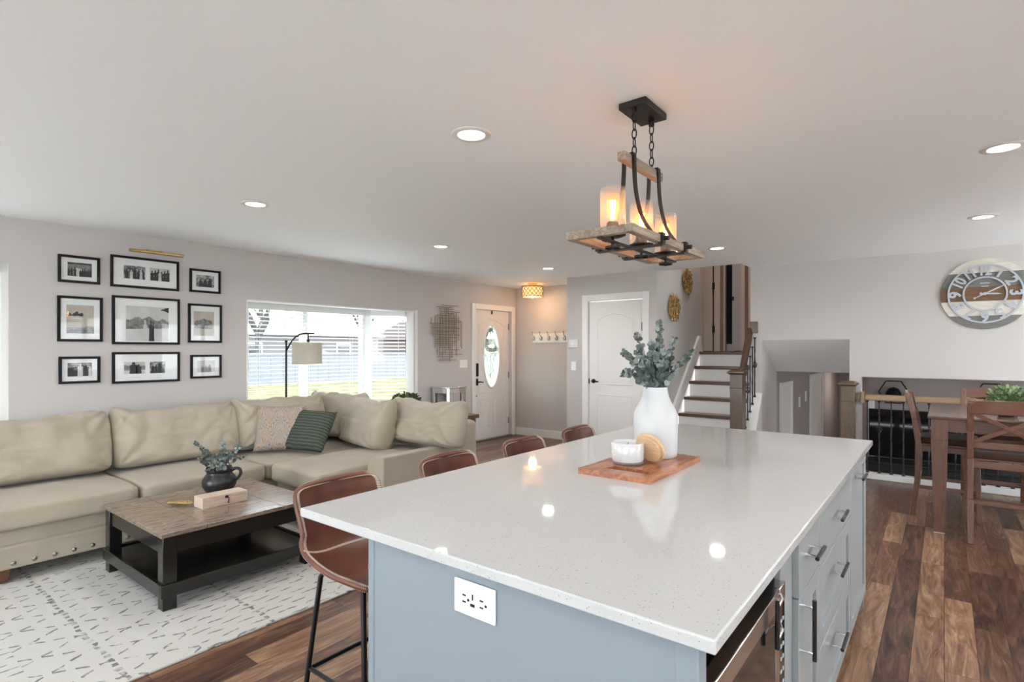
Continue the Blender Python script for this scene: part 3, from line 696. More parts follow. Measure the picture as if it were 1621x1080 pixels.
def smooth(pts, m=6):
    P_ = [Vector(p) for p in pts]; out = []
    for i in range(len(P_)-1):
        a, b, c, d = P_[max(i-1, 0)], P_[i], P_[i+1], P_[min(i+2, len(P_)-1)]
        for j in range(m):
            f = j/m; out.append(.5*((2*b) + (c-a)*f + (2*a-5*b+4*c-d)*f*f + (3*b-a-3*c+d)*f**3))
    return out + [P_[-1]]
# ================================================================= soft shapes
def weld(o, d=.0004):
    bm = bmesh.new(); bm.from_mesh(o.data); bmesh.ops.remove_doubles(bm, verts=bm.verts, dist=d); bmesh.ops.recalc_face_normals(bm, faces=bm.faces); bm.to_mesh(o.data); bm.free()
    o.data.polygons.foreach_set('use_smooth', [True]*len(o.data.polygons)); return o
def puff(mb, dims, Mx, p=(5, 5, 3), n=16, wr=.0, seed=0, sag=None, crown=0.0):
    """a soft rounded block of full size dims, placed by matrix Mx (local x wide, y deep, z high)"""
    a, b, c = dims[0]/2, dims[1]/2, dims[2]/2; keep = mb.tf; mb.tf = None
    def shape(v):
        x, y, z = v
        # rounded box: project on a superellipsoid with different exponents
        k = (abs(x)**p[0] + abs(y)**p[1] + abs(z)**p[2])
        s = k**(-1/max(p)) if k > 0 else 1
        q = Vector((x*s*a, y*s*b, z*s*c))
        if crown and z > 0: q.z += crown*(1-x*x)*(1-y*y)
        if wr:
            f = Vector((q.x*5 + seed*3.1, q.y*5 + seed, q.z*9 - seed))
            nn = noise.noise(f)*.6 + noise.noise(f*2.3)*.4
            rg = 1-abs(noise.noise(Vector((q.x*7+seed, q.z*13+q.x*6, seed*2.0))))*2.2
            edge = max(abs(x), abs(z))**3
            q += Vector((0, -1 if y < 0 else .4, .6 if z > 0 else 0))*wr*(nn*1.1 + max(0, rg)*.9*edge)
        if sag: q.z += sag(x, y, z)
        return Mx @ q
    for ax in range(3):
        for sg in (-1, 1):
            def fn(u, v):
                s, t = 2*u-1, 2*v-1
                s = math.sin(s*PI/2)*.5 + s*.5; t = math.sin(t*PI/2)*.5 + t*.5
                w_ = [0, 0, 0]; w_[ax] = sg; w_[(ax+1) % 3] = s; w_[(ax+2) % 3] = t; return shape(w_)
            mb.grid(fn, n, n)
    mb.tf = keep; return mb
def TR(x, y, z, rz=0, rx=0, ry=0):
    return Matrix.Translation((x, y, z)) @ Matrix.Rotation(rz, 4, 'Z') @ Matrix.Rotation(rx, 4, 'X') @ Matrix.Rotation(ry, 4, 'Y')
def soft(name, parent, mat, dims, Mx, **k):
    mb = MB(); puff(mb, dims, Mx, **k); return weld(finish(name, mb, mat, parent, angle=180))

# ================================================================= SECTIONAL SOFA
sofa = thing('sectional_sofa', 'large oatmeal fabric L-shaped sectional sofa with loose back cushions and nailhead base', 'sofa', (-4.6, 2.4, .012))
FAB = M['sofa']
mb = MB(); mb.box(-5.30, .22, .235, -4.415, 3.86, .345); mb.box(-4.415, 2.44, .235, -3.655, 3.86, .345); finish('seat_rail', mb, FAB, sofa, bevel=.025, seg=3)
mb = MB(); mb.box(-5.30, .22, .10, -4.405, 3.86, .245); mb.box(-4.405, 2.43, .10, -3.645, 3.86, .245); finish('lower_rail', mb, FAB, sofa, bevel=.018, seg=3)
for i in range(34):
    y = .28 + i*.0985
    if y < 2.42: finish('nailhead', MB().ball((-4.404, y, .135), .008, .0145, .0145, 10, 6), M['nickel'], sofa)
for i in range(8): finish('nailhead', MB().ball((-4.35+i*.0985, 2.428, .135), .0145, .008, .0145, 10, 6), M['nickel'], sofa)
for x, y in ((-4.50, .72), (-4.50, 2.50), (-3.75, 2.52), (-5.22, .32), (-3.6, 3.78), (-5.22, 3.78), (-4.5, 3.78)):
    mb = MB(); mb.taper((x, y, .012), (.075, .075), (x, y, .11), (.10, .10)); finish('foot', mb, M['rosewood'], sofa)
# seats
def seatpad(x0, x1, y0, y1, seed, z0=.345, z1=.49, crown=.022):
    c = ((x0+x1)/2, (y0+y1)/2, (z0+z1)/2-.004)
    soft('seat_cushion', sofa, FAB, (x1-x0, y1-y0, z1-z0-.008), TR(*c), p=(16, 16, 7), n=18, wr=.006, seed=seed, crown=crown)
seatpad(-5.20, -4.345, .46, 1.425, 1); seatpad(-5.20, -4.335, 1.435, 2.32, 2); seatpad(-5.20, -4.36, 2.335, 3.66, 3, crown=.01); seatpad(-4.345, -3.645, 2.335, 3.66, 4, z1=.50, crown=.03)
# frame backs and arms
mb = MB(); mb.box(-5.42, .22, .10, -5.20, 3.88, .78); finish('back_frame', mb, FAB, sofa, bevel=.05, seg=4)
mb = MB(); mb.box(-5.25, 3.66, .10, -3.435, 3.88, .765); finish('back_frame', mb, FAB, sofa, bevel=.05, seg=4)
def arm(x0, x1, y0, y1, z1, ax='y'):
    mb = MB(); prof = [(0, .10), (1, .10), (1, z1-.03)] 
    n = 10
    pts = [(x1, .10), (x1, z1)]
    pts += [(x0+.13 - .13*math.sin(PI/2*i/n), z1-.13+.13*math.cos(PI/2*i/n)) for i in range(n+1)] + [(x0, .10)]
    mb.prism(pts, y0, y1, 'y'); return finish('arm', mb, FAB, sofa, bevel=.012, seg=3)
arm(-3.64, -3.435, 2.77, 3.655, .578)
mb = MB(); mb.box(-5.3, .22, .10, -4.42, .45, .578); finish('arm', mb, FAB, sofa, bevel=.05, seg=4)
# back cushions: five along the two backs
def backpad(x, y, wd, ht, th, rz, lean, seed, dz=0, wr=.03):
    Mx = TR(x, y, .50+ht/2+dz, rz, lean); mb = MB(); n = 40; rnd = random.Random(seed)
    cr = [(sx, sz, rnd.uniform(0, 6), rnd.uniform(.6, 1.2)) for sx in (-1, 1) for sz in (-1, 1)]
    for sg in (-1, 1):
        def fn(u, v):
            a, c = 2*u-1, 2*v-1; a = math.sin(a*PI/2)*.45 + a*.55; c = math.sin(c*PI/2)*.45 + c*.55
            e = max(0, (1-abs(a)**7)*(1-abs(c)**(4.5 if c > 0 else 12)))**.45
            zx = c*ht/2; xx = a*wd/2
            xx *= 1 + .022*(abs(c)**5 if c > 0 else 0) + .03*(1-c*c)
            if c > 0: zx += c**3*(.022*abs(a)**6 - .018*(1-a*a) + .010*math.sin(a*5+seed) + .006*math.sin(a*13+seed*2))
            rc = 1-.07*abs(a*c)**9; xx *= rc; zx *= rc
            d = th*.56*e*(1.10 if c < 0 else 1.0 - .22*c)
            w = 0
            for sx, sz, ph, am in cr:
                dx, dz_ = (a-sx)*wd/2, (c-sz)*ht/2; r = math.hypot(dx, dz_); an = math.atan2(dz_, dx)
                w += am*.026*math.sin(an*11+ph)*math.exp(-(r/.17)**2)*min(1, r/.04)
            q = Vector((xx*4+seed*3.3, zx*4-xx*2.2, seed)); ridge = 1-min(1, abs(noise.noise(q))*5)
            w += -.020*ridge*min(1, .25+abs(a)*1.1) + .016*noise.noise(Vector((xx*6, zx*6, seed*1.7)))
            w += -.009*max(0, 1-abs(noise.noise(Vector((xx*9+zx*7, zx*9-xx*3, seed*2.1))))*7)
            w += .009*math.sin(a*26+seed+3*noise.noise(Vector((a*3, seed, 0))))*max(0, c-.55)/.45
            return Mx @ Vector((xx, sg*(d + w*e), zx))
        mb.grid(fn, n, n)
    return weld(finish('back_cushion', mb, FAB, sofa, angle=180), .002)
backpad(-5.005, .93, .99, .46, .25, PI/2, -.24, 11.3)
backpad(-5.005, 1.905, .93, .46, .25, PI/2, -.24, 12.7)
backpad(-5.015, 2.81, .90, .47, .25, PI/2, -.22, 13.9, .005)
backpad(-5.0, 3.42, .80, .47, .23, .10, -.20, 14.4, .01)
backpad(-4.34, 3.31, .82, .46, .24, -.22, -.26, 15.6)
backpad(-3.73, 3.49, .93, .405, .24, -.02, -.24, 16.8, .06)

# throw pillows
def pillow(name, label, mat, loc, rz, lean, s, th=.15, roll=0):
    mb = MB(); n = 26
    for sg in (-1, 1):
        def fn(u, v):
            a, b = 2*u-1, 2*v-1
            e = max(0, (1-a**4)*(1-b**4))**.5
            pin = 1 - .055*(a*a*(1-b*b) + b*b*(1-a*a)) + .0
            return (a*s/2*(1-.05*(1-b*b)), sg*th/2*e + .006*noise.noise(Vector((a*3, b*3, sg*2.0)))*e, b*s/2*(1-.05*(1-a*a)))
        mb.grid(fn, n, n)
    o = finish(name, mb, mat, angle=180); weld(o); o.location = loc; o.rotation_euler = (lean, roll, rz)
    return tag(o, label, 'pillow')
pillow('throw_pillow', 'beige paisley damask throw pillow in the sofa corner, left of the green pillow', M['damask'], (-4.76, 2.67, .705), 1.0, -.45, .43, .15, .03)
pillow('throw_pillow', 'dark green ribbed plush throw pillow in the sofa corner, in front of the paisley one', M['greenrib'], (-4.55, 2.83, .685), .42, -.62, .41, .16, .04)

# ================================================================= COFFEE TABLE, RUG
one('area_rug', MB().box(-4.95, -.9, 0, -2.735, 2.95, .012), M['rug'], 'large ivory rug with worn grey dashed trellis pattern under the coffee table', 'rug', (-3.8, 1.2, 0), bevel=.004)
ct = thing('coffee_table', 'square black coffee table with greyed oak plank top and lower shelf on the rug', 'coffee table', (-3.755, 1.635, .012))
cx0, cx1, cy0, cy1 = -4.225, -3.285, 1.17, 2.10
for a, b in ((cy0, cy0+.235), (cy0+.2375, cy1-.2375), (cy1-.235, cy1)):
    finish('top_board', MB().box(cx0, a, .408, cx1, b, .432), M['greyoak'], ct, bevel=.003)
for x in (cx0+.012, cx1-.082):
    for y in (cy0+.012, cy1-.082):
        mb = MB(); mb.box(x, y, .012, x+.07, y+.07, .408); finish('leg', mb, M['blackwood'], ct, bevel=.003)
mb = MB(); mb.box(cx0+.022, cy0+.08, .31, cx0+.042, cy1-.08, .406); mb.box(cx1-.042, cy0+.08, .31, cx1-.022, cy1-.08, .406)
mb.box(cx0+.08, cy0+.022, .31, cx1-.08, cy0+.042, .406); mb.box(cx0+.08, cy1-.042, .31, cx1-.08, cy1-.022, .406); finish('apron', mb, M['blackwood'], ct, bevel=.002)
mb = MB(); mb.box(cx0+.01, cy0+.01, .125, cx1-.01, cy1-.01, .145); finish('shelf', mb, M['blackwood'], ct, bevel=.002)
mb = MB(); mb.box(cx0, cy0, .085, cx0+.02, cy1, .155); mb.box(cx1-.02, cy0, .085, cx1, cy1, .155); mb.box(cx0+.02, cy0, .085, cx1-.02, cy0+.02, .155); mb.box(cx0+.02, cy1-.02, .085, cx1-.02, cy1, .155)
finish('shelf_rail', mb, M['blackwood'], ct, bevel=.003)
TZ = .432
bx = thing('keepsake_box', 'long pale wooden box with a hook clasp lying on the coffee table', 'box', (-3.66, 1.65, TZ))
finish('box_body', MB().box(-3.72, 1.51, TZ, -3.60, 1.79, TZ+.046), M['paleoak'], bx, bevel=.002); finish('lid', MB().box(-3.72, 1.51, TZ+.0465, -3.60, 1.79, TZ+.068), M['paleoak'], bx, bevel=.002)
mb = MB(); mb.cyl((-3.60, 1.655, TZ+.052), (-3.592, 1.655, TZ+.052), .009); mb.tube([(-3.593, 1.655, TZ+.052), (-3.588, 1.664, TZ+.046), (-3.588, 1.664, TZ+.03), (-3.59, 1.662, TZ+.012)], [.003, .003, .0035, .005], 6); finish('clasp', mb, M['bronze'], bx)
# gold leaf ornament
gl = thing('leaf_ornament', 'small gold metal leaf ornament lying beside the pale wooden box', 'ornament', (-3.83, 1.50, TZ))
mb = MB(); mb.tube([(-3.75, 1.52, TZ+.008), (-3.80, 1.505, TZ+.012), (-3.86, 1.475, TZ+.008), (-3.92, 1.43, TZ+.005)], .004, 6); finish('spine', mb, M['brass'], gl)
mb = MB()
for i in range(6):
    t = i/6; c = Vector((-3.76-.14*t, 1.515-.07*t, TZ+.010))
    for s in (-1, 1): mb.leaf(c, (-.8+.3*s, -.4-.8*s*.9, .15), (0, 0, 1), .055-.02*t, .024, 8)
finish('leaflets', mb, M['goldleaf'], gl, solid=.003)

# ================================================================= EUCALYPTUS
def sprig(label, mat, base, tip, bend, nl, lw, seed, group=None, loc=None, start=.25, cat='sprig', nm='eucalyptus_sprig'):
    rnd = random.Random(seed); b, t = Vector(base), Vector(tip); mid = (b+t)/2 + Vector(bend)
    pts = [b*(1-k)**2 + mid*2*k*(1-k) + t*k*k for k in [i/10 for i in range(11)]]
    o = thing(nm, label, cat, base, group)
    mb = MB(); mb.tube(pts, [.0022*(1-.06*i) for i in range(11)], 5); finish('stem', mb, M['stem'], o)
    mb = MB()
    for i in range(nl):
        k = start + (1-start)*i/(nl-1); p = b*(1-k)**2 + mid*2*k*(1-k) + t*k*k
        d = (mid-b)*(1-k) + (t-mid)*k; d.normalize(); s = d.cross(Vector((rnd.uniform(-1,1), rnd.uniform(-1,1), rnd.uniform(-1,1)))).normalized()
        w = lw*(1.12-.55*k)*rnd.uniform(.85, 1.15)
        for sg in (-1, 1):
            dr = (s*sg + d*rnd.uniform(.15, .7)); mb.leaf(p, dr, d.cross(s)+d*rnd.uniform(-.8,.8), w*1.15, w, 8)
    finish('leaves', mb, mat, o); return o

VX, VY, VZ = -1.035, 2.385, .936
va = thing('bottle_vase', 'tall white ceramic bottle vase standing on the wooden board', 'vase', (VX, VY, VZ))
prof = [(.0, .002), (.086, 0), (.093, .006), (.096, .03), (.0975, .10), (.098, .165), (.095, .195), (.085, .222), (.070, .246), (.060, .268), (.054, .292), (.0525, .310), (.0505, .314), (.047, .31), (.047, .25), (.06, .20)]
mb = MB(); mb.lathe(prof, (VX, VY, VZ), 48); finish('body', mb, M['ceramic'], va, angle=60)
Fv = Vector((-.616, .788, 0)); Rv = Vector((.788, .616, 0)); D = 2.50
def vpt(px, py, back=0):
    """a sprig tip measured as sideways / upward metres from the vase's mouth"""
    return Vector((VX, VY, 0)) + Rv*((px-1038)*D/875.5) + Fv*back + Vector((0, 0, 1.42-(py-553.5)*D/875.5))
tips = [((1046, 510), .03, 'tallest upright eucalyptus sprig in the white vase', 22, (.01, 0, .05)),
        ((1011, 527), .05, 'upright eucalyptus sprig just left of the tallest one in the white vase', 18, (-.02, 0, .06)),
        ((981, 592), -.05, 'low eucalyptus sprig pointing far left out of the white vase', 15, (-.02, .0, .07)),
        ((988, 558), .02, 'left leaning eucalyptus sprig above the lowest left one in the white vase', 15, (-.02, 0, .05)),
        ((1077, 535), .08, 'thin eucalyptus sprig leaning right behind the others in the white vase', 14, (.02, 0, .05)),
        ((1094, 556), -.04, 'pale blue eucalyptus sprig pointing far right out of the white vase', 18, (.01, 0, .02)),
        ((1002, 555), -.08, 'short leafy eucalyptus sprig at the front left of the white vase', 15, (-.01, 0, .03)),
        ((1026, 542), -.06, 'dense eucalyptus sprig at the front centre of the white vase', 17, (0, 0, .02)),
        ((1048, 556), -.08, 'short broad-leaved eucalyptus sprig at the front right of the white vase', 14, (.01, 0, .02)),
        ((1066, 570), .05, 'small eucalyptus sprig right of the centre stems in the white vase', 11, (.01, 0, .03)),
        ((1034, 566), .06, 'short eucalyptus sprig filling the back of the white vase mouth', 14, (0, 0, .02)),
        ((1020, 572), -.05, 'lowest broad-leaved eucalyptus sprig over the white vase rim', 11, (0, 0, .03))]
for i, ((px, py), bk, lab, nl, bend) in enumerate(tips):
    sprig(lab, M['eucalypt'], (VX+.012*math.cos(i*2.1), VY+.012*math.sin(i*2.1), 1.225), vpt(px, py, bk), bend, int(nl*1.35), .029 if i < 6 else .031, i+3, 'eucalyptus sprigs in the white vase', start=.12)

# pitcher on the coffee table
PX, PY = -3.945, 1.765
pt = thing('clay_pitcher', 'round black glazed pitcher with a loop handle on the coffee table', 'pitcher', (PX, PY, TZ))
prof = [(0, .002), (.066, 0), (.085, .018), (.104, .05), (.110, .078), (.104, .103), (.088, .125), (.078, .138), (.080, .150), (.090, .162), (.088, .165), (.078, .158), (.072, .14), (.08, .12)]
mb = MB(); mb.lathe(prof, (PX, PY, TZ), 40); finish('body', mb, M['blackpot'], pt, angle=60)
c = Vector((PX, PY, TZ)); mb = MB(); mb.tube(smooth([c + Rv*a + Vector((0, 0, z)) for a, z in ((.082, .152), (.108, .168), (.138, .165), (.148, .142), (.138, .115), (.118, .095), (.100, .088))]), .011, 8); finish('handle', mb, M['blackpot'], pt)
def ppt(px, py, bk=0):
    return Vector((PX, PY, 0)) + Rv*((px-347)*3.86/875.5) + Fv*bk + Vector((0, 0, 1.42-(py-553.5)*3.86/875.5))
for i, ((px, py), bk, lab, nl, mt, bend) in enumerate([
        ((309, 700), 0, 'dark-leaved sprig leaning left out of the black pitcher', 14, 'eucdark', (0, 0, .05)),
        ((350, 702), .03, 'upright pale eucalyptus sprig in the middle of the black pitcher', 15, 'eucalypt', (0, 0, .02)),
        ((377, 706), .02, 'pale eucalyptus sprig leaning right out of the black pitcher', 14, 'eucalypt', (0, 0, .03)),
        ((362, 712), -.04, 'short pale eucalyptus sprig at the front of the black pitcher', 11, 'eucalypt', (0, 0, .01)),
        ((392, 719), -.03, 'drooping olive sprig over the handle of the black pitcher', 12, 'eucdark', (0, 0, .05)),
        ((322, 722), -.05, 'short dark leafy sprig at the left rim of the black pitcher', 12, 'eucdark', (0, 0, .02)),
        ((336, 722), .05, 'short grey-green sprig at the back of the black pitcher', 10, 'eucalypt', (0, 0, .02))]):
    sprig(lab, M[mt], (PX+.02*math.cos(i*2.2), PY+.02*math.sin(i*2.2), TZ+.125), ppt(px, py, bk), bend, nl, .026, 40+i, 'sprigs in the black pitcher', start=.22)

# ================================================================= PICTURE WALL
def picture(label, y0, y1, z0, z1, shots, fw=.020, mat_hidden=False):
    t = thing('framed_photo', label, 'picture', (XL, (y0+y1)/2, z0), 'black framed photos on the wall')
    a, b = XL+.001, XL+.022
    mb = MB(); mb.box(a, y0, z0, b, y0+fw, z1); mb.box(a, y1-fw, z0, b, y1, z1); mb.box(a, y0+fw, z0, b, y1-fw, z0+fw); mb.box(a, y0+fw, z1-fw, b, y1-fw, z1); finish('frame', mb, M['frame'], t, bevel=.002)
    # mat with real windows cut for the prints
    mm = MB(); ys = sorted({y0+fw, y1-fw, *[s[0] for s in shots], *[s[1] for s in shots]})
    for ua, ub in zip(ys, ys[1:]):
        cm = (ua+ub)/2; z = z0+fw
        for s in shots:
            if s[0] < cm < s[1]: mm.box(XL+.006, ua, z, XL+.010, ub, s[2]); z = s[3]
        mm.box(XL+.006, ua, z, XL+.010, ub, z1-fw)
    finish('mat', mm, M['mat'], t)
    for s in shots:
        mb = MB(); mb.box(XL+.003, s[0]-.004, s[2]-.004, XL+.006, s[1]+.004, s[3]+.004)
        wd, ht = s[1]-s[0], s[3]-s[2]
        # people, ground and trees printed on the photograph
        for kind, mi, args in s[4]:
            mb.mi = mi; sq = s[4].index((kind, mi, args)); e = XL+.0063+.0004*sq
            if kind == 'p':      # a figure: head and body outline
                for cxx, hh, wid in args:
                    yc = s[0]+cxx*wd; zb = s[2]+.0005; h = hh*ht; ww = wid*wd
                    mb.prism([(yc-ww*.5, zb), (yc+ww*.5, zb), (yc+ww*.42, zb+h*.5), (yc+ww*.5, zb+h*.72), (yc+ww*.18, zb+h*.80), (yc-ww*.18, zb+h*.80), (yc-ww*.5, zb+h*.72), (yc-ww*.42, zb+h*.5)], e, e+.0002, 'x')
                    mb.prism([(yc+ww*.22*math.cos(q*PI/5), zb+h*.89+h*.11*math.sin(q*PI/5)) for q in range(10)], e, e+.0002, 'x')
            else:
                for q in args:
                    out = []
                    for i, (u, v) in enumerate(q):   # leafy, uneven outline where the shape is not on the print's edge
                        u2, v2 = q[(i+1) % len(q)]
                        for j in range(8):
                            uu, vv = u+(u2-u)*j/8, v+(v2-v)*j/8; k_ = .045*noise.noise(Vector((uu*14+s[0]*9, vv*14, 2.0))) if (.02 < vv < .97 and mi != 2) else 0
                            out.append((s[0]+min(1, max(0, uu))*wd, s[2]+min(1, max(0, vv+k_))*ht))
                    mb.prism(out, e, e+.0002, 'x')
        finish('photo', mb, [M[s[5]], M['ink'], M['photopale'], M['photomid']], t)
    g = MB(); g.box(XL+.0135, y0+fw, z0+fw, XL+.0155, y1-fw, z1-fw); finish('pane', g, M['pictureglass'], t)
rowp = lambda a, b, n, h, wd: [(a+(b-a)*i/(n-1), h*(.9+.2*((i*7) % 3)/2), wd) for i in range(n)]
picture('small framed photo at top left of the wall, guests under a pergola', 1.262, 1.545, 1.970, 2.195, [(1.325, 1.490, 2.025, 2.140, [('g', 2, [[(.0, .0), (1, 0), (1, .25), (.45, .6), (.35, .6)]]), ('p', 1, rowp(.52, .95, 6, .55, .10) + rowp(.05, .3, 3, .6, .12)), ('g', 1, [[(.02, .84), (.98, .90), (.98, .98), (.02, .96)]]), ('p', 2, [(.42, .6, .12)])], 'photomid')])
picture('wide framed picture at top centre with two group photos side by side', 1.620, 2.160, 1.965, 2.240, [(1.718, 1.885, 2.045, 2.160, [('p', 1, rowp(.15, .88, 5, .82, .17)), ('p', 2, [(.35, .7, .14), (.8, .75, .14)])], 'photo'), (1.920, 2.085, 2.045, 2.160, [('p', 1, rowp(.12, .9, 6, .85, .17)), ('p', 2, [(.5, .8, .16)])], 'photopale')])
picture('small framed photo at top right of the wall, seated people outdoors', 2.253, 2.537, 1.970, 2.194, [(2.312, 2.480, 2.025, 2.140, [('p', 1, rowp(.25, .75, 3, .7, .22)), ('g', 1, [[(.1, 0), (.9, 0), (.8, .3), (.2, .3)]])], 'photo')])
picture('square framed pale landscape photo at the left of the middle row', 1.258, 1.564, 1.486, 1.859, [(1.318, 1.505, 1.553, 1.788, [('g', 1, [[(0, .60), (.6, .62), (.6, .74), (.45, .70), (.38, .78), (.2, .68), (.1, .72), (0, .66)]]), ('g', 3, [[(0, 0), (1, 0), (1, .25), (0, .2)]])], 'photosepia')])
picture('largest framed photo in the centre, couple walking before trees', 1.632, 2.167, 1.466, 1.890, [(1.735, 2.075, 1.495, 1.805, [('g', 3, [[(0, .34), (1, .38), (1, .56), (.85, .66), (.7, .60), (.55, .72), (.4, .64), (.25, .70), (.1, .60), (0, .62)]]), ('g', 2, [[(0, 0), (1, 0), (1, .38), (.0, .34)]]), ('g', 1, [[(.8, .9), (1, .85), (1, 1), (.9, .97)]]), ('p', 2, [(.44, .62, .10)]), ('p', 1, [(.57, .62, .09), (.625, .58, .05)])], 'photopale')])
picture('square framed pale photo at the right of the middle row', 2.241, 2.550, 1.486, 1.859, [(2.290, 2.480, 1.553, 1.788, [('g', 3, [[(.05, .3), (.9, .3), (.9, .62), (.5, .7), (.05, .6)]])], 'photosepia')])
picture('small framed photo at bottom left of the wall, couple in a car', 1.267, 1.547, 1.139, 1.362, [(1.325, 1.490, 1.198, 1.310, [('g', 1, [[(0, 0), (1, 0), (1, .55), (.6, .8), (0, .6)]]), ('p', 2, [(.52, .95, .24)]), ('p', 1, [(.75, .8, .26)]), ('p', 2, [(.92, .7, .14)])], 'photomid')])
picture('wide framed picture at bottom centre with a dark couple silhouette at left', 1.632, 2.167, 1.124, 1.398, [(1.720, 1.885, 1.205, 1.310, [('g', 3, [[(0, .3), (1, .3), (1, .7), (.5, .6), (0, .75)]]), ('p', 1, [(.45, .98, .38), (.68, .78, .30)])], 'photopale'), (1.920, 2.045, 1.205, 1.310, [('p', 1, rowp(.2, .85, 4, .75, .22))], 'photo')])
picture('small framed picture at bottom right of the wall, mostly window reflection', 2.261, 2.547, 1.143, 1.369, [(2.322, 2.486, 1.200, 1.312, [('p', 3, rowp(.3, .7, 3, .6, .2))], 'photopale')])
pl = thing('picture_light', 'slim brass picture light bar mounted above the top centre photos', 'picture light', (XL, 1.95, 2.30))
mb = MB(); mb.cyl((XL+.10, 1.735, 2.285), (XL+.10, 2.165, 2.285), .013, n=14); finish('bar', mb, M['brass'], pl)
mb = MB(); mb.box(XL, 1.86, 2.288, XL+.012, 2.02, 2.318); finish('wall_plate', mb, M['brass'], pl, bevel=.003)
mb = MB()
for y in (1.885, 1.995): mb.tube([(XL+.008, y, 2.304), (XL+.06, y, 2.312), (XL+.10, y, 2.293)], .005, 6)
finish('bracket', mb, M['brass'], pl)

# ================================================================= LAMP, CONSOLE, SIDE TABLE, WALL ART
lx, ly = -5.54, 3.17
fl = thing('floor_lamp', 'bronze arc floor lamp with a linen drum shade behind the sofa corner', 'floor lamp', (lx, ly, 0))
mb = MB(); mb.lathe([(0, .0), (.105, 0), (.105, .014), (.10, .022), (.02, .028), (.013, .05)], (lx, ly, 0), 28); finish('base', mb, M['bronze'], fl)
mb = MB(); mb.cyl((lx, ly, .03), (lx, ly, 1.50), .011, n=10); mb.ball((lx, ly, 1.505), .016); finish('pole', mb, M['bronze'], fl)
b = Vector((lx, ly, 0)); mb = MB(); mb.tube(smooth([b + Rv*a + Vector((0, 0, z)) for a, z in ((0, 1.40), (.035, 1.47), (.09, 1.545), (.16, 1.585), (.24, 1.592), (.30, 1.590))]), .009, 8)
mb.tube([b + Rv*.235 + Vector((0, 0, 1.59)), b + Rv*.235 + Vector((0, 0, 1.50))], .007, 8); mb.ball(tuple(b + Rv*.235 + Vector((0, 0, 1.515))), .018); finish('arc_arm', mb, M['bronze'], fl)
sc = b + Rv*.225; mb = MB(); mb.lathe([(.150, 1.265), (.154, 1.265), (.154, 1.272), (.152, 1.275), (.152, 1.485), (.154, 1.488), (.154, 1.495), (.150, 1.495), (.148, 1.48), (.148, 1.275), (.150, 1.265)], (sc.x, sc.y, 0), 40); sh = finish('lamp_shade', mb, M['linen'], fl)
mb = MB()
for k in range(3): mb.tube([sc + Vector((0, 0, 1.48)), sc + Vector((.149*math.cos(k*2.1), .149*math.sin(k*2.1), 1.48))], .002, 4)
finish('spider', mb, M['bronze'], sh)

cs = thing('console_table', 'dark wooden console table standing behind the sofa back', 'console table', (-4.3, 4.09, 0))
finish('top', MB().box(-5.0, 3.93, .722, -3.745, 4.25, .76), M['rosewood'], cs, bevel=.004)
for x in (-4.97, -3.815):
    for y in (3.95, 4.19): finish('leg', MB().box(x, y, 0, x+.04, y+.04, .722), M['rosewood'], cs, bevel=.003)
finish('apron', MB().box(-4.93, 3.96, .65, -3.815, 3.975, .722), M['rosewood'], cs)
def bush(mb, c, r, h, n, lf, seed, flat=.6):
    rnd = random.Random(seed)
    for i in range(n):
        a, e = rnd.uniform(0, 2*PI), rnd.uniform(-.25, 1.0); k = rnd.uniform(.62, 1.0)
        d = Vector((math.cos(a)*math.sqrt(max(0, 1-e*e*.9)), math.sin(a)*math.sqrt(max(0, 1-e*e*.9)), e)); p = Vector(c) + Vector((d.x*r*k, d.y*r*k, d.z*h*k))
        mb.leaf(p, d+Vector((rnd.uniform(-.9,.9), rnd.uniform(-.9,.9), rnd.uniform(-.4,.8))), (rnd.uniform(-1,1), rnd.uniform(-1,1), 1), lf*rnd.uniform(.8, 1.25), lf*.62, 6)
pb = thing('boxwood_plant', 'low dark green leafy plant in a bowl on the console behind the sofa', 'plant', (-4.66, 4.07, .76))
mb = MB(); mb.lathe([(0, 0), (.07, 0), (.12, .04), (.125, .06), (.115, .06), (.09, .03)], (-4.66, 4.07, .76), 24); finish('bowl', mb, M['rosewood'], pb)
mb = MB(); bush(mb, (-4.66, 4.07, .825), .165, .105, 520, .035, 5); finish('foliage', mb, M['moss'], pb)

mt = thing('mirrored_table', 'small mirrored pedestal table against the wall between the metal art and front door', 'side table', (-5.455, 5.55, 0))
tx0, tx1, ty0, ty1 = -5.635, -5.275, 5.375, 5.725
finish('top', MB().box(tx0, ty0, .885, tx1, ty1, .905), M['mirror'], mt, bevel=.004)
mb = MB(); mb.box(tx0+.012, ty0+.012, .815, tx1-.012, ty1-.012, .884); finish('mirrored_apron', mb, M['mirror'], mt, bevel=.003)
for x in (tx0+.012, tx1-.072):
    for y in (ty0+.012, ty1-.072): finish('leg', MB().box(x, y, .0, x+.06, y+.06, .815), M['mirror'], mt, bevel=.003)
finish('lower_shelf', MB().box(tx0+.02, ty0+.02, .16, tx1-.02, ty1-.02, .18), M['mirror'], mt)

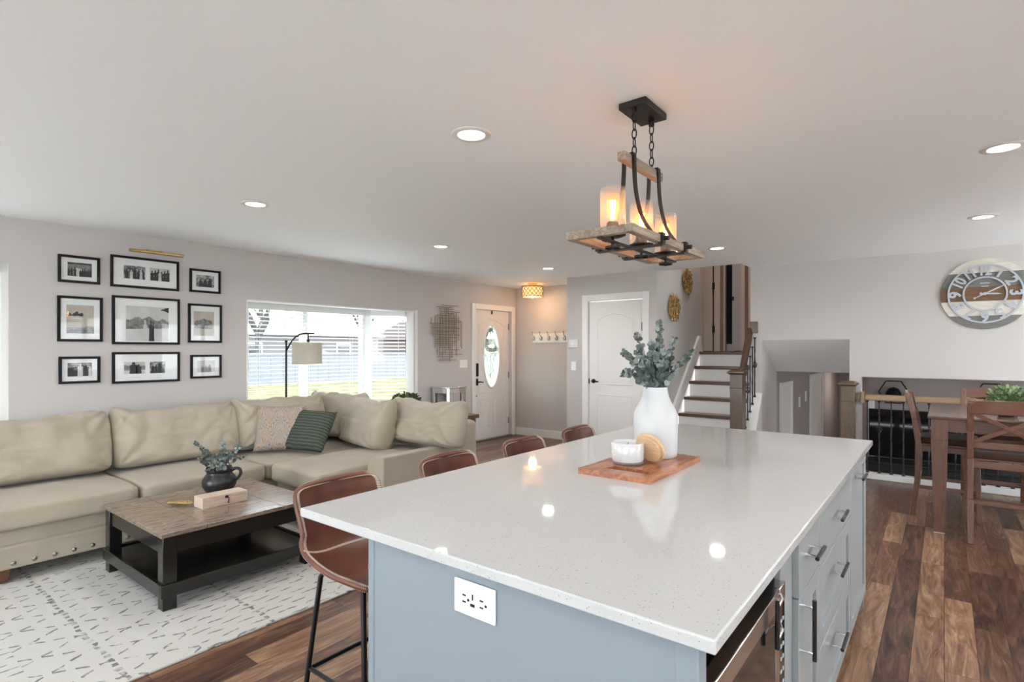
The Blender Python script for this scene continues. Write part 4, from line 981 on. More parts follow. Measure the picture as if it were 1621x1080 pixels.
wa = thing('wall_sculpture', 'openwork grid of thin aged brass rods hung on the wall left of the front door', 'wall art', (XL, 5.69, 1.65))
rnd = random.Random(8); mv = MB(); mh = MB()
for i in range(18):
    y = 5.385 + .61*i/17 + rnd.uniform(-.010, .010); e = abs((y-5.69)/.32); top = 2.08 - .22*e*e + rnd.uniform(-.16, .0); bot = 1.23 + .2*e*e + rnd.uniform(0, .22)
    if i % 4 == 0: bot += .25*rnd.random()
    mv.cyl((XL+.030, y, bot), (XL+.030, y, top), .0045, n=6)
for i in range(27):
    z = 1.26 + .80*i/26 + rnd.uniform(-.008, .008); e = abs((z-1.65)/.45); wd = .30 - .10*e*e; c = 5.69 + rnd.uniform(-.11, .11); h2 = wd*rnd.uniform(.4, 1.0)
    mh.cyl((XL+.038, max(5.335, c-h2), z), (XL+.038, min(6.045, c+h2), z), .0045, n=6)
finish('upright_rods', mv, M['brushbrass'], wa); finish('cross_rods', mh, M['brushbrass'], wa)
mb = MB()
for y, z in ((5.5, 1.9), (5.88, 1.9), (5.5, 1.4), (5.88, 1.4)): mb.cyl((XL, y, z), (XL+.034, y, z), .003, n=6)
finish('wall_pin', mb, M['brushbrass'], wa)

def rocker(name, label, ax, face, u, z, wd, ht, sgn, gangs, cat='light switch'):
    def bx(a, b, c, d, e, f, mb):
        mb.box(face+sgn*a, c, e, face+sgn*b, d, f) if ax == 'x' else mb.box(c, face+sgn*a, e, d, face+sgn*b, f)
    c3 = (face, u, z) if ax == 'x' else (u, face, z); t = thing(name, label, cat, c3)
    mb = MB(); bx(0, .006, u-wd/2, u+wd/2, z-ht/2, z+ht/2, mb); finish('cover_plate', mb, M['white'], t, bevel=.002)
    for i in range(gangs):
        uc = u + (i-(gangs-1)/2)*.046; mb = MB(); bx(.006, .010, uc-.017, uc+.017, z-.034, z+.034, mb); finish('rocker', mb, M['white'], t, bevel=.002)
    return t
rocker('light_switch', 'white triple switch plate on the wall between the metal art and the front door', 'x', XL, 6.06, 1.208, .165, .118, 1, 3)
rocker('light_switch', 'white single switch plate under the thermostat beside the closet door', 'y', 6.69, -4.125, 1.188, .078, .122, -1, 1)
th = thing('thermostat', 'white square thermostat with a round dial on the wall left of the closet door', 'thermostat', (-4.125, 6.69, 1.505))
finish('case', MB().box(-4.20, 6.672, 1.445, -4.05, 6.69, 1.56), M['ivory'], th, bevel=.008)
mb = MB(); mb.tube([(-4.125+.036*math.cos(a*PI/12), 6.670, 1.503+.036*math.sin(a*PI/12)) for a in range(24)], .004, 6, closed=True); mb.cyl((-4.125, 6.673, 1.503), (-4.125, 6.660, 1.503), .022); finish('dial', mb, M['white'], th)
cr = thing('coat_rack', 'white board coat rack with dark double hooks on the entry wall', 'coat rack', (-4.95, 7.36, 1.60))
finish('backboard', MB().box(-5.32, 7.342, 1.53, -4.48, 7.36, 1.68), M['trim'], cr, bevel=.004)
for i in range(6):
    x = -5.275 + i*.150; mb = MB(); mb.cbox((x, 7.339, 1.60), (.02, .006, .06))
    mb.tube([(x, 7.338, 1.615), (x, 7.315, 1.625), (x, 7.285, 1.66), (x, 7.275, 1.695)], [.007, .006, .006, .007], 6); mb.ball((x, 7.274, 1.70), .011)
    mb.tube([(x, 7.338, 1.59), (x, 7.315, 1.57), (x, 7.290, 1.572), (x, 7.282, 1.595)], [.007, .006, .006, .006], 6); mb.ball((x, 7.282, 1.60), .009); finish('hook', mb, M['nickel'], cr)

# flush ceiling light with lattice drum
fx, fy = -5.03, 6.95
fm = thing('drum_ceiling_light', 'brass lattice drum ceiling light glowing amber in the entry', 'ceiling light', (fx, fy, 2.44))
mb = MB(); mb.lathe([(0, 0), (.07, 0), (.07, -.02), (.02, -.03), (.012, -.08), (0, -.08)], (fx, fy, 2.44), 24); finish('canopy', mb, M['brass'], fm)
mb = MB(); mb.lathe([(.158, 2.385), (.158, 2.245), (.15, 2.237), (0, 2.235)], (fx, fy, 0), 40); finish('diffuser', mb, M['drumshade'], fm)
mb = MB(); R0 = .166
for z in (2.39, 2.238): mb.tube([(fx+R0*math.cos(a*PI/24), fy+R0*math.sin(a*PI/24), z) for a in range(48)], .006, 6, closed=True)
for k in range(16):
    for s in (-1, 1): mb.tube([(fx+R0*math.cos(2*PI*k/16+s*j*.13), fy+R0*math.sin(2*PI*k/16+s*j*.13), 2.24+.15*j/6) for j in range(7)], .0038, 5)
finish('lattice', mb, M['brushbrass'], fm)
mb = MB(); mb.ball((fx, fy, 2.228), .012); mb.cyl((fx, fy, 2.235), (fx, fy, 2.44), .005, n=6)
for k in range(3): mb.tube([(fx, fy, 2.387), (fx+R0*math.cos(k*2.1), fy+R0*math.sin(k*2.1), 2.39)], .003, 4)
finish('finial_rod', mb, M['brass'], fm)
ld = bpy.data.lights.new('drum bulb', 'POINT'); ld.energy = 2.2; ld.color = (1, .66, .36); ld.shadow_soft_size = .06
lo = bpy.data.objects.new('drum_bulb', ld); COL.objects.link(lo); lo.parent = fm; lo.location = (0, 0, -.02)
lo.location = (0, 0, -.27)

# recessed lamps
def can(label, x, y):
    t = thing('recessed_light', label, 'ceiling light', (x, y, 2.44), 'round recessed ceiling lights')
    mb = MB(); mb.lathe([(.094, 0), (.094, -.004), (.088, -.007), (.066, -.007), (.062, -.002), (.062, 0)], (x, y, 2.44), 36); finish('trim_ring', mb, M['ivory'], t)
    mb = MB(); mb.lathe([(0, -.003), (.064, -.003), (.064, 0)], (x, y, 2.44), 30); finish('lens', mb, M['lamp_lens'], t)
    d = bpy.data.lights.new('recessed lamp', 'AREA'); d.shape = 'DISK'; d.size = .13; d.energy = CAN_W; d.color = (1, .98, .955); d.spread = math.radians(165)
    o = bpy.data.objects.new('recessed_lamp', d); COL.objects.link(o); o.parent = t; o.location = (0, 0, -.009)
for x, y, lab in ((-1.765, 1.945, 'recessed ceiling light nearest the viewer, left of the pendant fixture'), (-3.80, 1.945, 'recessed ceiling light above the coffee table, nearest the picture wall'),
                  (-3.92, 3.87, 'recessed ceiling light over the sofa, second in the row towards the entry'), (-3.92, 5.75, 'recessed ceiling light over the entry floor, in front of the lattice drum light'),
                  (-1.80, 5.65, 'recessed ceiling light in front of the stairs, just right of the pendant frame'), (.234, 3.72, 'recessed ceiling light at the right edge of the photo, above the dining side'),
                  (.234, 5.57, 'recessed ceiling light above the dining table, below the one at the right edge'),
                  (.234, 1.9, 'recessed ceiling light above the kitchen aisle beside the island'), (-1.765, -.2, 'recessed ceiling light behind the viewpoint over the kitchen'), (.9, -.2, 'recessed ceiling light behind the viewpoint near the kitchen window'), (-3.8, -.3, 'recessed ceiling light behind the viewpoint near the patio door'), (2.0, 3.72, 'recessed ceiling light beside the dining side window'), (2.0, 1.9, 'recessed ceiling light between the kitchen aisle and the right wall')):
    can(lab, x, y)

# ================================================================= KITCHEN ISLAND
IX0, IX1, IY0, IY1 = -1.308, -.352, 1.0, 3.60
CT = .914
one('worktop', MB().box(-1.622, .975, CT-.028, -.313, 3.661, CT), M['quartz'], 'long white speckled quartz worktop on the grey blue island', 'countertop', (-.97, 2.32, CT-.028), bevel=.004, seg=3)
isl = thing('kitchen_island', 'grey blue island base with a flat end panel under the white worktop', 'island', (-.95, 2.3, 0))
finish('end_panel', MB().box(IX0+.022, IY0+.004, .0, IX1-.042, IY0+.02, CT-.031), M['island'], isl)
finish('corner_post', MB().box(IX0, IY0, 0, IX0+.024, IY0+.05, CT-.031), M['island'], isl, bevel=.003)
finish('corner_post', MB().box(IX1-.044, IY0, 0, IX1, IY0+.045, CT-.031), M['island'], isl, bevel=.003)
finish('back_panel', MB().box(IX0+.004, IY0+.05, 0, IX0+.02, IY1, CT-.031), M['island'], isl)
finish('far_panel', MB().box(IX0+.02, IY1-.02, 0, IX1, IY1, CT-.031), M['island'], isl)
mb = MB(); mb.box(IX0+.02, IY0+.02, .0, IX1-.10, IY1-.02, .10); finish('toe_kick', mb, M['black'], isl)
mb = MB(); mb.box(IX0+.05, IY0+.1, CT-.040, IX1-.09, IY1-.05, CT-.029); finish('support_board', mb, M['black'], isl)
ol = thing('power_outlet', 'white duplex outlet plate with USB ports on the island end panel', 'outlet', (-1.0, IY0, .78))
ox, oz = -.896, .812
finish('cover_plate', MB().box(ox-.066, IY0-.004, oz-.042, ox+.066, IY0+.003, oz+.042), M['white'], ol, bevel=.003)
finish('receptacle', MB().box(ox-.045, IY0-.007, oz-.021, ox+.045, IY0-.003, oz+.021), M['white'], ol, bevel=.002)
mb = MB()
for s in (-1, 1):
    for d in (-.008, .008): mb.box(ox+s*.028-.006, IY0-.0078, oz+d-.0018, ox+s*.028+.005, IY0-.0066, oz+d+.0018)
    mb.cyl((ox+s*.028+.013, IY0-.0078, oz-.001), (ox+s*.028+.013, IY0-.0066, oz-.001), .0035, n=10)
mb.box(ox-.003, IY0-.0078, oz+.002, ox+.001, IY0-.0066, oz+.016); mb.box(ox-.008, IY0-.0078, oz-.014, ox+.006, IY0-.0066, oz-.007); finish('slots', mb, M['black'], ol)
mb = MB()
for s in (-1, 1): mb.cyl((ox+s*.058, IY0-.0055, oz), (ox+s*.058, IY0-.0035, oz), .003, n=10)
finish('screw', mb, M['ivory'], ol)

FX = -.337      # face plane of doors and drawers
def shaker(name, t, y0, y1, z0, z1, recess=True, rail=.058):
    mb = MB(); a, b = FX-.02, FX
    if recess and z1-z0 > .2:
        mb.box(a, y0, z0, b, y0+rail, z1); mb.box(a, y1-rail, z0, b, y1, z1); mb.box(a, y0+rail, z0, b, y1-rail, z0+rail); mb.box(a, y0+rail, z1-rail, b, y1-rail, z1); mb.box(a, y0+rail, z0+rail, b-.010, y1-rail, z1-rail)
    else: mb.box(a, y0, z0, b, y1, z1)
    return finish(name, mb, M['cabinet'], t, bevel=.0018)
def pull(parent, y, z, ln, vert=False):
    mb = MB(); x = FX+.034; h = ln/2
    p, q = ((x, y, z-h), (x, y, z+h)) if vert else ((x, y-h, z), (x, y+h, z))
    mb.cyl(p, q, .0062, n=12)
    o = finish('handle', mb, M['graphite'], parent)
    for s in (-1, 1):
        mb = MB(); k = s*(h-.022); c = (x, y, z+k) if vert else (x, y+k, z); mb.cyl((FX-.001, c[1], c[2]), c, .0045, n=10)
        finish('standoff', mb, M['chrome'], o)
def unit(label, y0, y1):
    t = thing('cabinet_unit', label, 'cabinet', ((IX1-.5), (y0+y1)/2, 0)); mb = MB(); mb.box(IX0+.03, y0, .10, FX-.021, y1, CT-.045); finish('carcass', mb, M['cabinet'], t); return t
TOPZ = CT-.036
u = unit('narrow grey island cabinet with one drawer above a door beside the microwave', 1.735, 2.142)
finish('filler_strip', MB().box(FX-.035, 1.655, .0, FX-.018, 1.80, TOPZ), M['cabinet'], u, bevel=.002)
d = shaker('drawer', u, 1.805, 2.139, .684, TOPZ, False); pull(d, 1.955, .785, .135)
d = shaker('door', u, 1.805, 2.139, .105, .680); pull(d, 1.845, .585, .18, True)
u = unit('wide grey island cabinet with three stacked drawers', 2.144, 2.938)
for z0, z1, hz in ((.664, TOPZ, .775), (.385, .660, .565), (.105, .381, .285)):
    d = shaker('drawer', u, 2.147, 2.935, z0, z1, z0 < .6); pull(d, 2.49, hz, .16)
u = unit('far grey island cabinet with a tall pull-out door and top handle', 2.940, 3.578)
d = shaker('door', u, 2.943, 3.555, .105, TOPZ); pull(d, 3.18, .80, .16)
# built in microwave
mw = thing('microwave', 'built-in stainless microwave with dark glass door below the worktop corner', 'microwave', (-.6, 1.34, 0))
finish('housing', MB().box(-.95, 1.048, .36, -.376, 1.652, .775), M['black'], mw)
mb = MB(); x0, x1 = -.375, -.342
mb.box(x0, 1.05, .738, x1, 1.585, .787); mb.box(x0, 1.05, .44, x1, 1.095, .738); mb.box(x0, 1.095, .44, x1, 1.585, .50); mb.box(x0, 1.55, .50, x1, 1.585, .738); finish('door_frame', mb, M['steel'], mw, bevel=.002)
finish('door_glass', MB().box(x0, 1.095, .50, x1-.003, 1.55, .738), M['blackglass'], mw)
mb = MB(); mb.box(x0, 1.588, .738, x1, 1.650, .787); finish('panel_cap', mb, M['steel'], mw, bevel=.002)
finish('control_panel', MB().box(x0, 1.588, .44, x1-.002, 1.650, .737), M['blackglass'], mw)
mb = MB()
for i in range(6):
    for j in range(2): mb.box(x1-.002, 1.602+j*.022, .69-i*.034, x1-.0005, 1.614+j*.022, .698-i*.034)
finish('keypad', mb, M['pale_metal'], mw)
mb = MB(); mb.cyl((x1+.014, 1.495, .672), (x1+.014, 1.495, .79), .0058, n=14); hd = finish('handle', mb, M['graphite'], mw)
for z in (.69, .772): finish('standoff', MB().tube([(x1+.014, 1.495, z), (x1+.012, 1.56, z), (x1-.002, 1.60, z)], .0032, 8), M['chrome'], hd)
finish('lower_panel', MB().box(-.40, 1.048, .03, -.352, 1.652, .435), M['cabinet'], mw)

# ================================================================= ON THE WORKTOP
bd = thing('cutting_board', 'reddish acacia cutting board with a hand slot lying on the white worktop', 'cutting board', (-1.02, 2.22, CT))
mb = MB(); x0, x1, y0, y1 = -1.178, -.868, 1.945, 2.495; sx0, sx1, sy0, sy1 = -1.085, -.905, 2.015, 2.075
mb.box(x0, y0, CT, x1, sy0, CT+.022); mb.box(x0, sy1, CT, x1, y1, CT+.022); mb.box(x0, sy0, CT, sx0, sy1, CT+.022); mb.box(sx1, sy0, CT, x1, sy1, CT+.022)
o = finish('board', mb, M['acacia'], bd)
cn = thing('candle', 'white glass jar candle standing on the acacia board in front of the vase', 'candle', (-1.065, 2.165, CT+.022))
cz = CT+.022; cp = (-1.065, 2.165, cz)
mb = MB(); mb.lathe([(.0, .011), (.064, .011), (.0685, .02), (.070, .088), (.0685, .090), (.066, .088), (.065, .078), (0, .078)], cp, 40); finish('glass_jar', mb, M['candleglass'], cn, angle=50)
mb = MB(); mb.lathe([(0, 0), (.060, 0), (.066, .004), (.067, .0105), (0, .0105)], cp, 40); finish('thick_base', mb, M['clearbase'], cn)
mb = MB(); mb.cyl((cp[0], cp[1], cz+.078), (cp[0]+.002, cp[1], cz+.088), .0014, n=6); finish('wick', mb, M['black'], cn)
# lid leaning on the vase behind the candle
nl_ = (-Vector((-.616, .788, 0))*.56 - Vector((.788, .616, 0))*.66 - Vector((0, 0, 1))*.42).normalized()
Mx = Matrix.Translation((-.985, 2.205, cz+.064)) @ Vector((0, 0, -1)).rotation_difference(nl_).to_matrix().to_4x4()
ldt = thing('bamboo_lid', 'round bamboo candle lid leaning against the white vase behind the candle', 'lid', (-.995, 2.235, cz))
mb = MB(); mb.tf = Mx; mb.lathe([(0, 0), (.066, 0), (.069, .003), (.069, .011), (.066, .014), (0, .014)], (0, 0, 0), 40); finish('disc', mb, M['lid'], ldt)
mb = MB(); mb.tf = Mx; mb.lathe([(0, -.010), (.058, -.010), (.058, 0), (0, 0)], (0, 0, 0), 36); finish('seal_ring', mb, M['lid'], ldt)

# ================================================================= BAR STOOLS
def build_stool():
    st = thing('bar_stool', 'brown leather bucket bar stool with white stitching at the near corner of the island', 'bar stool', (0, 0, 0), 'leather bar stools along the island')
    prof = [(.205, .600), (.17, .614), (.10, .612), (.0, .602), (-.10, .600), (-.18, .612), (-.235, .646), (-.262, .70), (-.278, .76), (-.289, .81), (-.297, .855), (-.300, .884)]
    def crv(t):
        k = t*(len(prof)-1); i = min(int(k), len(prof)-2); f = k-i
        P0 = prof[max(i-1, 0)]; P1 = prof[i]; P2 = prof[i+1]; P3 = prof[min(i+2, len(prof)-1)]
        return [.5*((2*b) + (c-a)*f + (2*a-5*b+4*c-d)*f*f + (3*b-a-3*c+d)*f**3) for a, b, c, d in zip(P0, P1, P2, P3)]
    def hw_(u):
        wd = .200 + .022*math.sin(min(1, u/.6)*PI)
        if u > .80: wd *= max(0, 1-((u-.80)/.20)**4.2)**(1/2.6)
        if u < .14: wd *= max(0, 1-((.14-u)/.14)**4)**(1/3)
        return wd
    def surf(u, v):
        s = 2*v-1; x, z = crv(u); a = abs(s)
        wd = hw_(u)
        seat = max(0, 1-(max(0, u-.30)/.25)) if u > .30 else 1.0
        side = a**2.4
        z2 = z + side*(.012 + .05*math.exp(-((u-.46)/.20)**2)) 
        x2 = x + side*.06*min(1, max(0, (u-.42)/.2))*(1 - .55*max(0, (u-.7)/.3))
        return Vector((x2, s*wd, z2))
    mb = MB(); mb.grid(lambda u, v: surf(1-(.5+.5*math.cos(u*PI))**2.4, .5-.5*math.cos(v*PI)), 72, 28); o = finish('seat_shell', mb, M['leather'], st, angle=180, solid=.016)
    # white cross stitches that wrap the rim
    def nrm(u, v):
        e = .004; u = min(max(u, e), 1-e); v = min(max(v, e), 1-e)
        return (surf(u+e, v)-surf(u-e, v)).cross(surf(u, v+e)-surf(u, v-e)).normalized()
    us = [1-(.5+.5*math.cos(PI*i/900))**3.5 for i in range(901)]; raw = [(u, 0) for u in us] + [(u, 1) for u in us[::-1]]
    path = []; acc = 1; last = None
    for q in raw:
        P_ = surf(*q)
        if last is not None: acc += (P_-last).length
        last = P_
        if acc >= .0075: path.append(q); acc = 0
    mb = MB(); k = len(path)
    def inset(u, v, d=1.0):
        u2 = .5+(u-.5)*(1-.022*d); lim = 1-.075*d; sv = max(-lim, min(lim, (2*v-1)*hw_(u)/max(1e-4, hw_(u2)))); return (u2, .5+sv/2)
    for i in range(k):
        a, b2 = path[i], path[(i+1) % k]; pa, pb = inset(*a), inset(*b2); oa, ob = inset(*a, .12), inset(*b2, .12)
        for sg in (-1, 1):
            h = .0092*sg
            for p, q in ((pa, ob), (oa, pb)): mb.tube([surf(*p)+nrm(*p)*h, surf(*q)+nrm(*q)*h], .0011, 4)
        mb.tube([surf(*oa)+nrm(*oa)*.009, surf(*ob)-nrm(*ob)*.009], .0011, 4)
    finish('edge_stitching', mb, M['cream'], st)
    mb = MB()
    for i in range(56):
        for sg in (-1, 1):
            ofs = .010; uc = lambda q: .45+.06*math.sin(PI*q); a = surf(uc(i/56)+.007*sg, i/56); b = surf(uc((i+1)/56)-.007*sg, (i+1)/56)
            for h in (-.0095, .0095):
                nrm = Vector((.6, 0, .8)); mb.tube([a + nrm*h, b + nrm*h], .0013, 4)
    finish('seam_stitching', mb, M['cream'], st)
    for sx, sy in ((-1, -1), (-1, 1), (1, -1), (1, 1)):
        mb = MB(); top = Vector((.115*sx-.01, .150*sy, .598)); bot = Vector((.195*sx, .212*sy, .008)); mid = top + Vector((.012*sx, .012*sy, -.02))
        mb.tube([top + Vector((-.05*sx, -.03*sy, .003)), top, mid, bot], .0095, 10); finish('leg', mb, M['blackmetal'], st)
    lp = lambda sx, sy, z: Vector((.115*sx-.01, .150*sy, .598)).lerp(Vector((.195*sx, .212*sy, .008)), (.598-z)/.59)
    for a, b in (((-1, -1), (1, -1)), ((-1, 1), (1, 1)), ((1, -1), (1, 1)), ((-1, -1), (-1, 1))):
        mb = MB(); mb.cyl(lp(*a, .235), lp(*b, .235), .008, n=10); finish('foot_rail', mb, M['blackmetal'], st)
    mb = MB()
    for y in (-.15, .15): mb.tube([(-.13, y, .597), (.11, y, .597)], .008, 8)
    finish('seat_frame', mb, M['blackmetal'], st)
    return st
st0 = build_stool(); SXX = -1.69
for i, (y, lab) in enumerate(((1.345, None), (1.985, 'second leather bar stool from the near corner of the island'), (2.61, 'third leather bar stool along the island, second farthest from the viewer'), (3.22, 'farthest leather bar stool along the island, nearest the closet door'))):
    if i == 0: st0.location = (SXX, y, 0); ROOTLOC[st0.name] = (SXX, y, 0)
    else: dup(st0, (SXX, y, 0), lab)

# ================================================================= PENDANT
px_, py_ = -1.0, 2.16
pd = thing('pendant_fixture', 'weathered wood and black metal three-light pendant hanging over the island', 'pendant light', (px_, py_, 2.44))
finish('ceiling_plate', MB().box(px_-.065, 2.08, 2.412, px_+.055, 2.295, 2.44), M['bronze'], pd, bevel=.003)
FZ0, FZ1 = 1.836, 1.866; a0, a1, b0, b1 = px_-.138, px_+.138, 1.79, 2.53
for bxx in ((a0, b0, a0+.030, b1), (a1-.030, b0, a1, b1), (a0+.0305, b0, a1-.0305, b0+.030), (a0+.0305, b1-.030, a1-.0305, b1)):
    finish('frame_board', MB().box(bxx[0], bxx[1], FZ0, bxx[2], bxx[3], FZ1), M['weathered'], pd, bevel=.002)
finish('top_bar', MB().box(px_-.017, 1.975, 2.165, px_+.017, 2.345, 2.200), M['weathered'], pd, bevel=.002)
for y in (2.045, 2.285):
    for s in (-1, 1):
        mb = MB(); pts = [(px_+s*.022, y, 2.205), (px_+s*.024, y, 2.12), (px_+s*.032, y, 2.04), (px_+s*.055, y, 1.95), (px_+s*.095, y, 1.885), (px_+s*.137, y, 1.850)]; pts = [tuple(p) for p in smooth(pts, 5)]; np2 = len(pts)
        # flat strap
        vs = []; hw, ht = .011, .0045
        for i, p in enumerate(pts):
            q = Vector(pts[min(i+1, np2-1)]) - Vector(pts[max(i-1, 0)]); q.normalize(); nr = Vector((q.z, 0, -q.x)); p = Vector(p)
            vs += [p + Vector((0, -hw, 0)) - nr*ht, p + Vector((0, hw, 0)) - nr*ht, p + Vector((0, hw, 0)) + nr*ht, p + Vector((0, -hw, 0)) + nr*ht]
        fs = [(3,2,1,0), tuple(np2*4-4+j for j in range(4))] + [(i*4+j, i*4+(j+1) % 4, i*4+4+(j+1) % 4, i*4+4+j) for i in range(np2-1) for j in range(4)]
        mb.add(vs, fs); finish('curved_strap', mb, M['bronze'], pd)
        mb = MB(); mb.box(px_+s*.128, y-.013, 1.828, px_+s*.148, y+.013, 1.872); mb.cyl((px_+s*.145, y, 1.85), (px_+s*.168, y, 1.85), .009, n=10); finish('bracket', mb, M['bronze'], pd)
    mb = MB(); mb.box(px_-.14, y-.010, 1.822, px_+.14, y+.010, 1.830); finish('cross_strap', mb, M['bronze'], pd)
    mb = MB(); mb.box(px_-.024, y-.014, 2.195, px_+.024, y+.014, 2.208); finish('cap_clip', mb, M['bronze'], pd)
finish('spine_strap', MB().box(px_-.010, 1.80, 1.828, px_+.010, 2.52, 1.836), M['bronze'], pd, bevel=.001)
for y in (2.10, 2.27):
    mb = MB(); z = 2.412
    mb.cyl((px_-.004, y, z), (px_-.004, y, z-.02), .012, n=12); z -= .018; k = 0
    while z > 2.215:
        mb.tube([(px_-.004 + (.0095*math.cos(t) if k % 2 == 0 else 0), y + (.0095*math.cos(t) if k % 2 else 0), z-.019+.021*math.sin(t)) for t in [2*PI*i/12 for i in range(12)]], .0026, 5, closed=True); z -= .0345; k += 1
    mb.tube([(px_-.004, y, z+.02), (px_-.004, y, 2.198)], .004, 6)
    finish('chain', mb, M['bronze'], pd)
for y in (1.905, 2.16, 2.415):
    mb = MB(); mb.lathe([(0, 0), (.035, 0), (.05, .006), (.05, .010), (0, .010)], (px_, y, 1.850), 28); finish('lamp_cup', mb, M['bronze'], pd)
    mb = MB(); mb.cyl((px_, y, 1.80), (px_, y, 1.85), .006, n=8); mb.lathe([(0, 0), (.023, 0), (.023, .045), (.019, .05), (0, .05)], (px_, y, 1.858), 20); mb.lathe([(.03, -.0), (.03, .008), (0, .008)], (px_, y, 1.806), 16); finish('socket', mb, M['bronze'], pd)
    mb = MB(); mb.lathe([(.049, 0), (.049, .172), (.047, .174), (.0455, .172), (.0455, .002)], (px_, y, 1.861), 36); finish('glass_shade', mb, M['seeded'], pd)
    mb = MB(); mb.lathe([(.012, 0), (.013, .01), (.022, .04), (.026, .065), (.022, .09), (.010, .108), (0, .112)], (px_, y, 1.906), 20); bl = finish('bulb', mb, M['bulbglass'], pd)
    mb = MB()
    for q in range(6): mb.tube([(px_+.007*math.cos(q*1.05), y+.007*math.sin(q*1.05), 1.918), (px_+.010*math.cos(q*1.05), y+.010*math.sin(q*1.05), 1.99)], .0022, 5)
    finish('filament', mb, M['filament'], bl)
    d = bpy.data.lights.new('filament glow', 'POINT'); d.energy = BULB_W; d.color = (1, .58, .24); d.shadow_soft_size = .02
    o = bpy.data.objects.new('filament_glow', d); COL.objects.link(o); o.parent = pd; o.location = (0, y-py_, 1.955-2.44)

# ================================================================= STAIR RAILING, NEWELS, GUARD RAIL
def newel_mb(mb, x, y, z1, wd, z0=0):
    h = wd/2
    mb.box(x-h, y-h, z0, x+h, y+h, z1-.05); mb.box(x-h-.006, y-h-.006, z1-.225, x+h+.006, y+h+.006, z1-.212)
    mb.taper((x, y, z1-.055), (wd+.01, wd+.01), (x, y, z1-.04), (wd+.05, wd+.05)); mb.box(x-h-.028, y-h-.028, z1-.04, x+h+.028, y+h+.028, z1-.022); mb.taper((x, y, z1-.022), (wd+.05, wd+.05), (x, y, z1), (wd-.02, wd-.02))
def baluster(parent, x, y, z0, z1, basket=None):
    mb = MB(); s = .0058; n = 22; vs = []
    for i in range(n+1):
        z = z0 + (z1-z0)*i/n; a = PI/4 + (i-n*.25)*.35*(1 if n*.22 < i < n*.78 else 0)
        for j in range(4): vs.append((x+s*1.41*math.cos(a+j*PI/2), y+s*1.41*math.sin(a+j*PI/2), z))
    fs = [(i*4+j, i*4+(j+1) % 4, i*4+4+(j+1) % 4, i*4+4+j) for i in range(n) for j in range(4)]
    mb.add(vs, fs); mb.taper((x, y, z0), (.034, .034), (x, y, z0+.022), (.020, .020)); mb.taper((x, y, z1-.02), (.018, .018), (x, y, z1), (.03, .03))
    if basket:
        for q in range(4): mb.tube([(x+.026*math.sin(PI*t/8)*math.cos(q*PI/2+t*.35), y+.026*math.sin(PI*t/8)*math.sin(q*PI/2+t*.35), basket-.042+.084*t/8) for t in range(9)], .0045, 5)
    return finish('baluster', mb, M['iron'], parent)
sr = thing('stair_railing', 'dark walnut stair railing with square newel and iron balusters beside the stairs', 'railing', (-1.93, 6.9, 0))
mb = MB(); newel_mb(mb, -1.945, 6.87, 1.178, .142); finish('newel_post', mb, M['newel'], sr, bevel=.003)
RB = (-1.925, 6.93, 1.09); RT = (-1.915, 7.33, 1.62)
mb = MB(); mb.prism([(-.032, -.035), (.032, -.035), (.034, .01), (.022, .034), (-.022, .034), (-.034, .01)], 0, 1, 'y')
prof = [(-.032, -.04), (.032, -.04), (.034, .012), (.022, .036), (-.022, .036), (-.034, .012)]
mb = MB(); vs = []
path = [(-1.925, 6.93, 1.135), (-1.925, 6.98, 1.16), (-1.905, 7.235, 1.655)]
for (x, y, z) in path: vs += [(x+a, y-.6*b, z+b) for a, b in prof]
mb.add(vs, [tuple(range(5, -1, -1)), tuple(range(12, 18))] + [(i*6+j, i*6+(j+1) % 6, i*6+6+(j+1) % 6, i*6+6+j) for i in range(2) for j in range(6)]); finish('handrail', mb, M['newel'], sr, bevel=.004)
finish('wall_block', MB().box(-1.90, 7.215, 1.625, -1.815, 7.25, 1.765), M['newel'], sr, bevel=.004)
for i in range(5):
    y = 6.985 + i*.058; zc = .385 + (y-6.93)*1.5625; zr = 1.16 + (y-6.98)*1.94 - .05
    baluster(sr, -1.89+.012*i, y, zc, zr, (zc+zr)/2+.03 if i in (1, 4) else None)
np_ = thing('newel_post', 'light oak square newel post with a flat cap beside the opening to the lower stairs', 'newel post', (-.838, 7.12, 0))
mb = MB(); newel_mb(mb, -.838, 7.12, 1.072, .130); finish('post', mb, M['newelpale'], np_, bevel=.003)
finish('rail_stub', MB().box(-.775, 7.10, .86, -.735, 7.20, .935), M['newelpale'], np_, bevel=.003)
gr = thing('guard_railing', 'oak handrail with black twisted iron balusters behind the dining table', 'railing', (.1, 7.26, .062))
finish('handrail', MB().box(-.70, 7.225, .858, 2.748, 7.295, .925), M['railoak'], gr, bevel=.012, seg=3)
finish('end_block', MB().box(-.731, 7.20, .83, -.70, 7.32, .955), M['railoak'], gr, bevel=.004)
for i in range(16): baluster(gr, -.672+.109*i, 7.26, .062, .858, .54 if i % 3 == 1 else None)

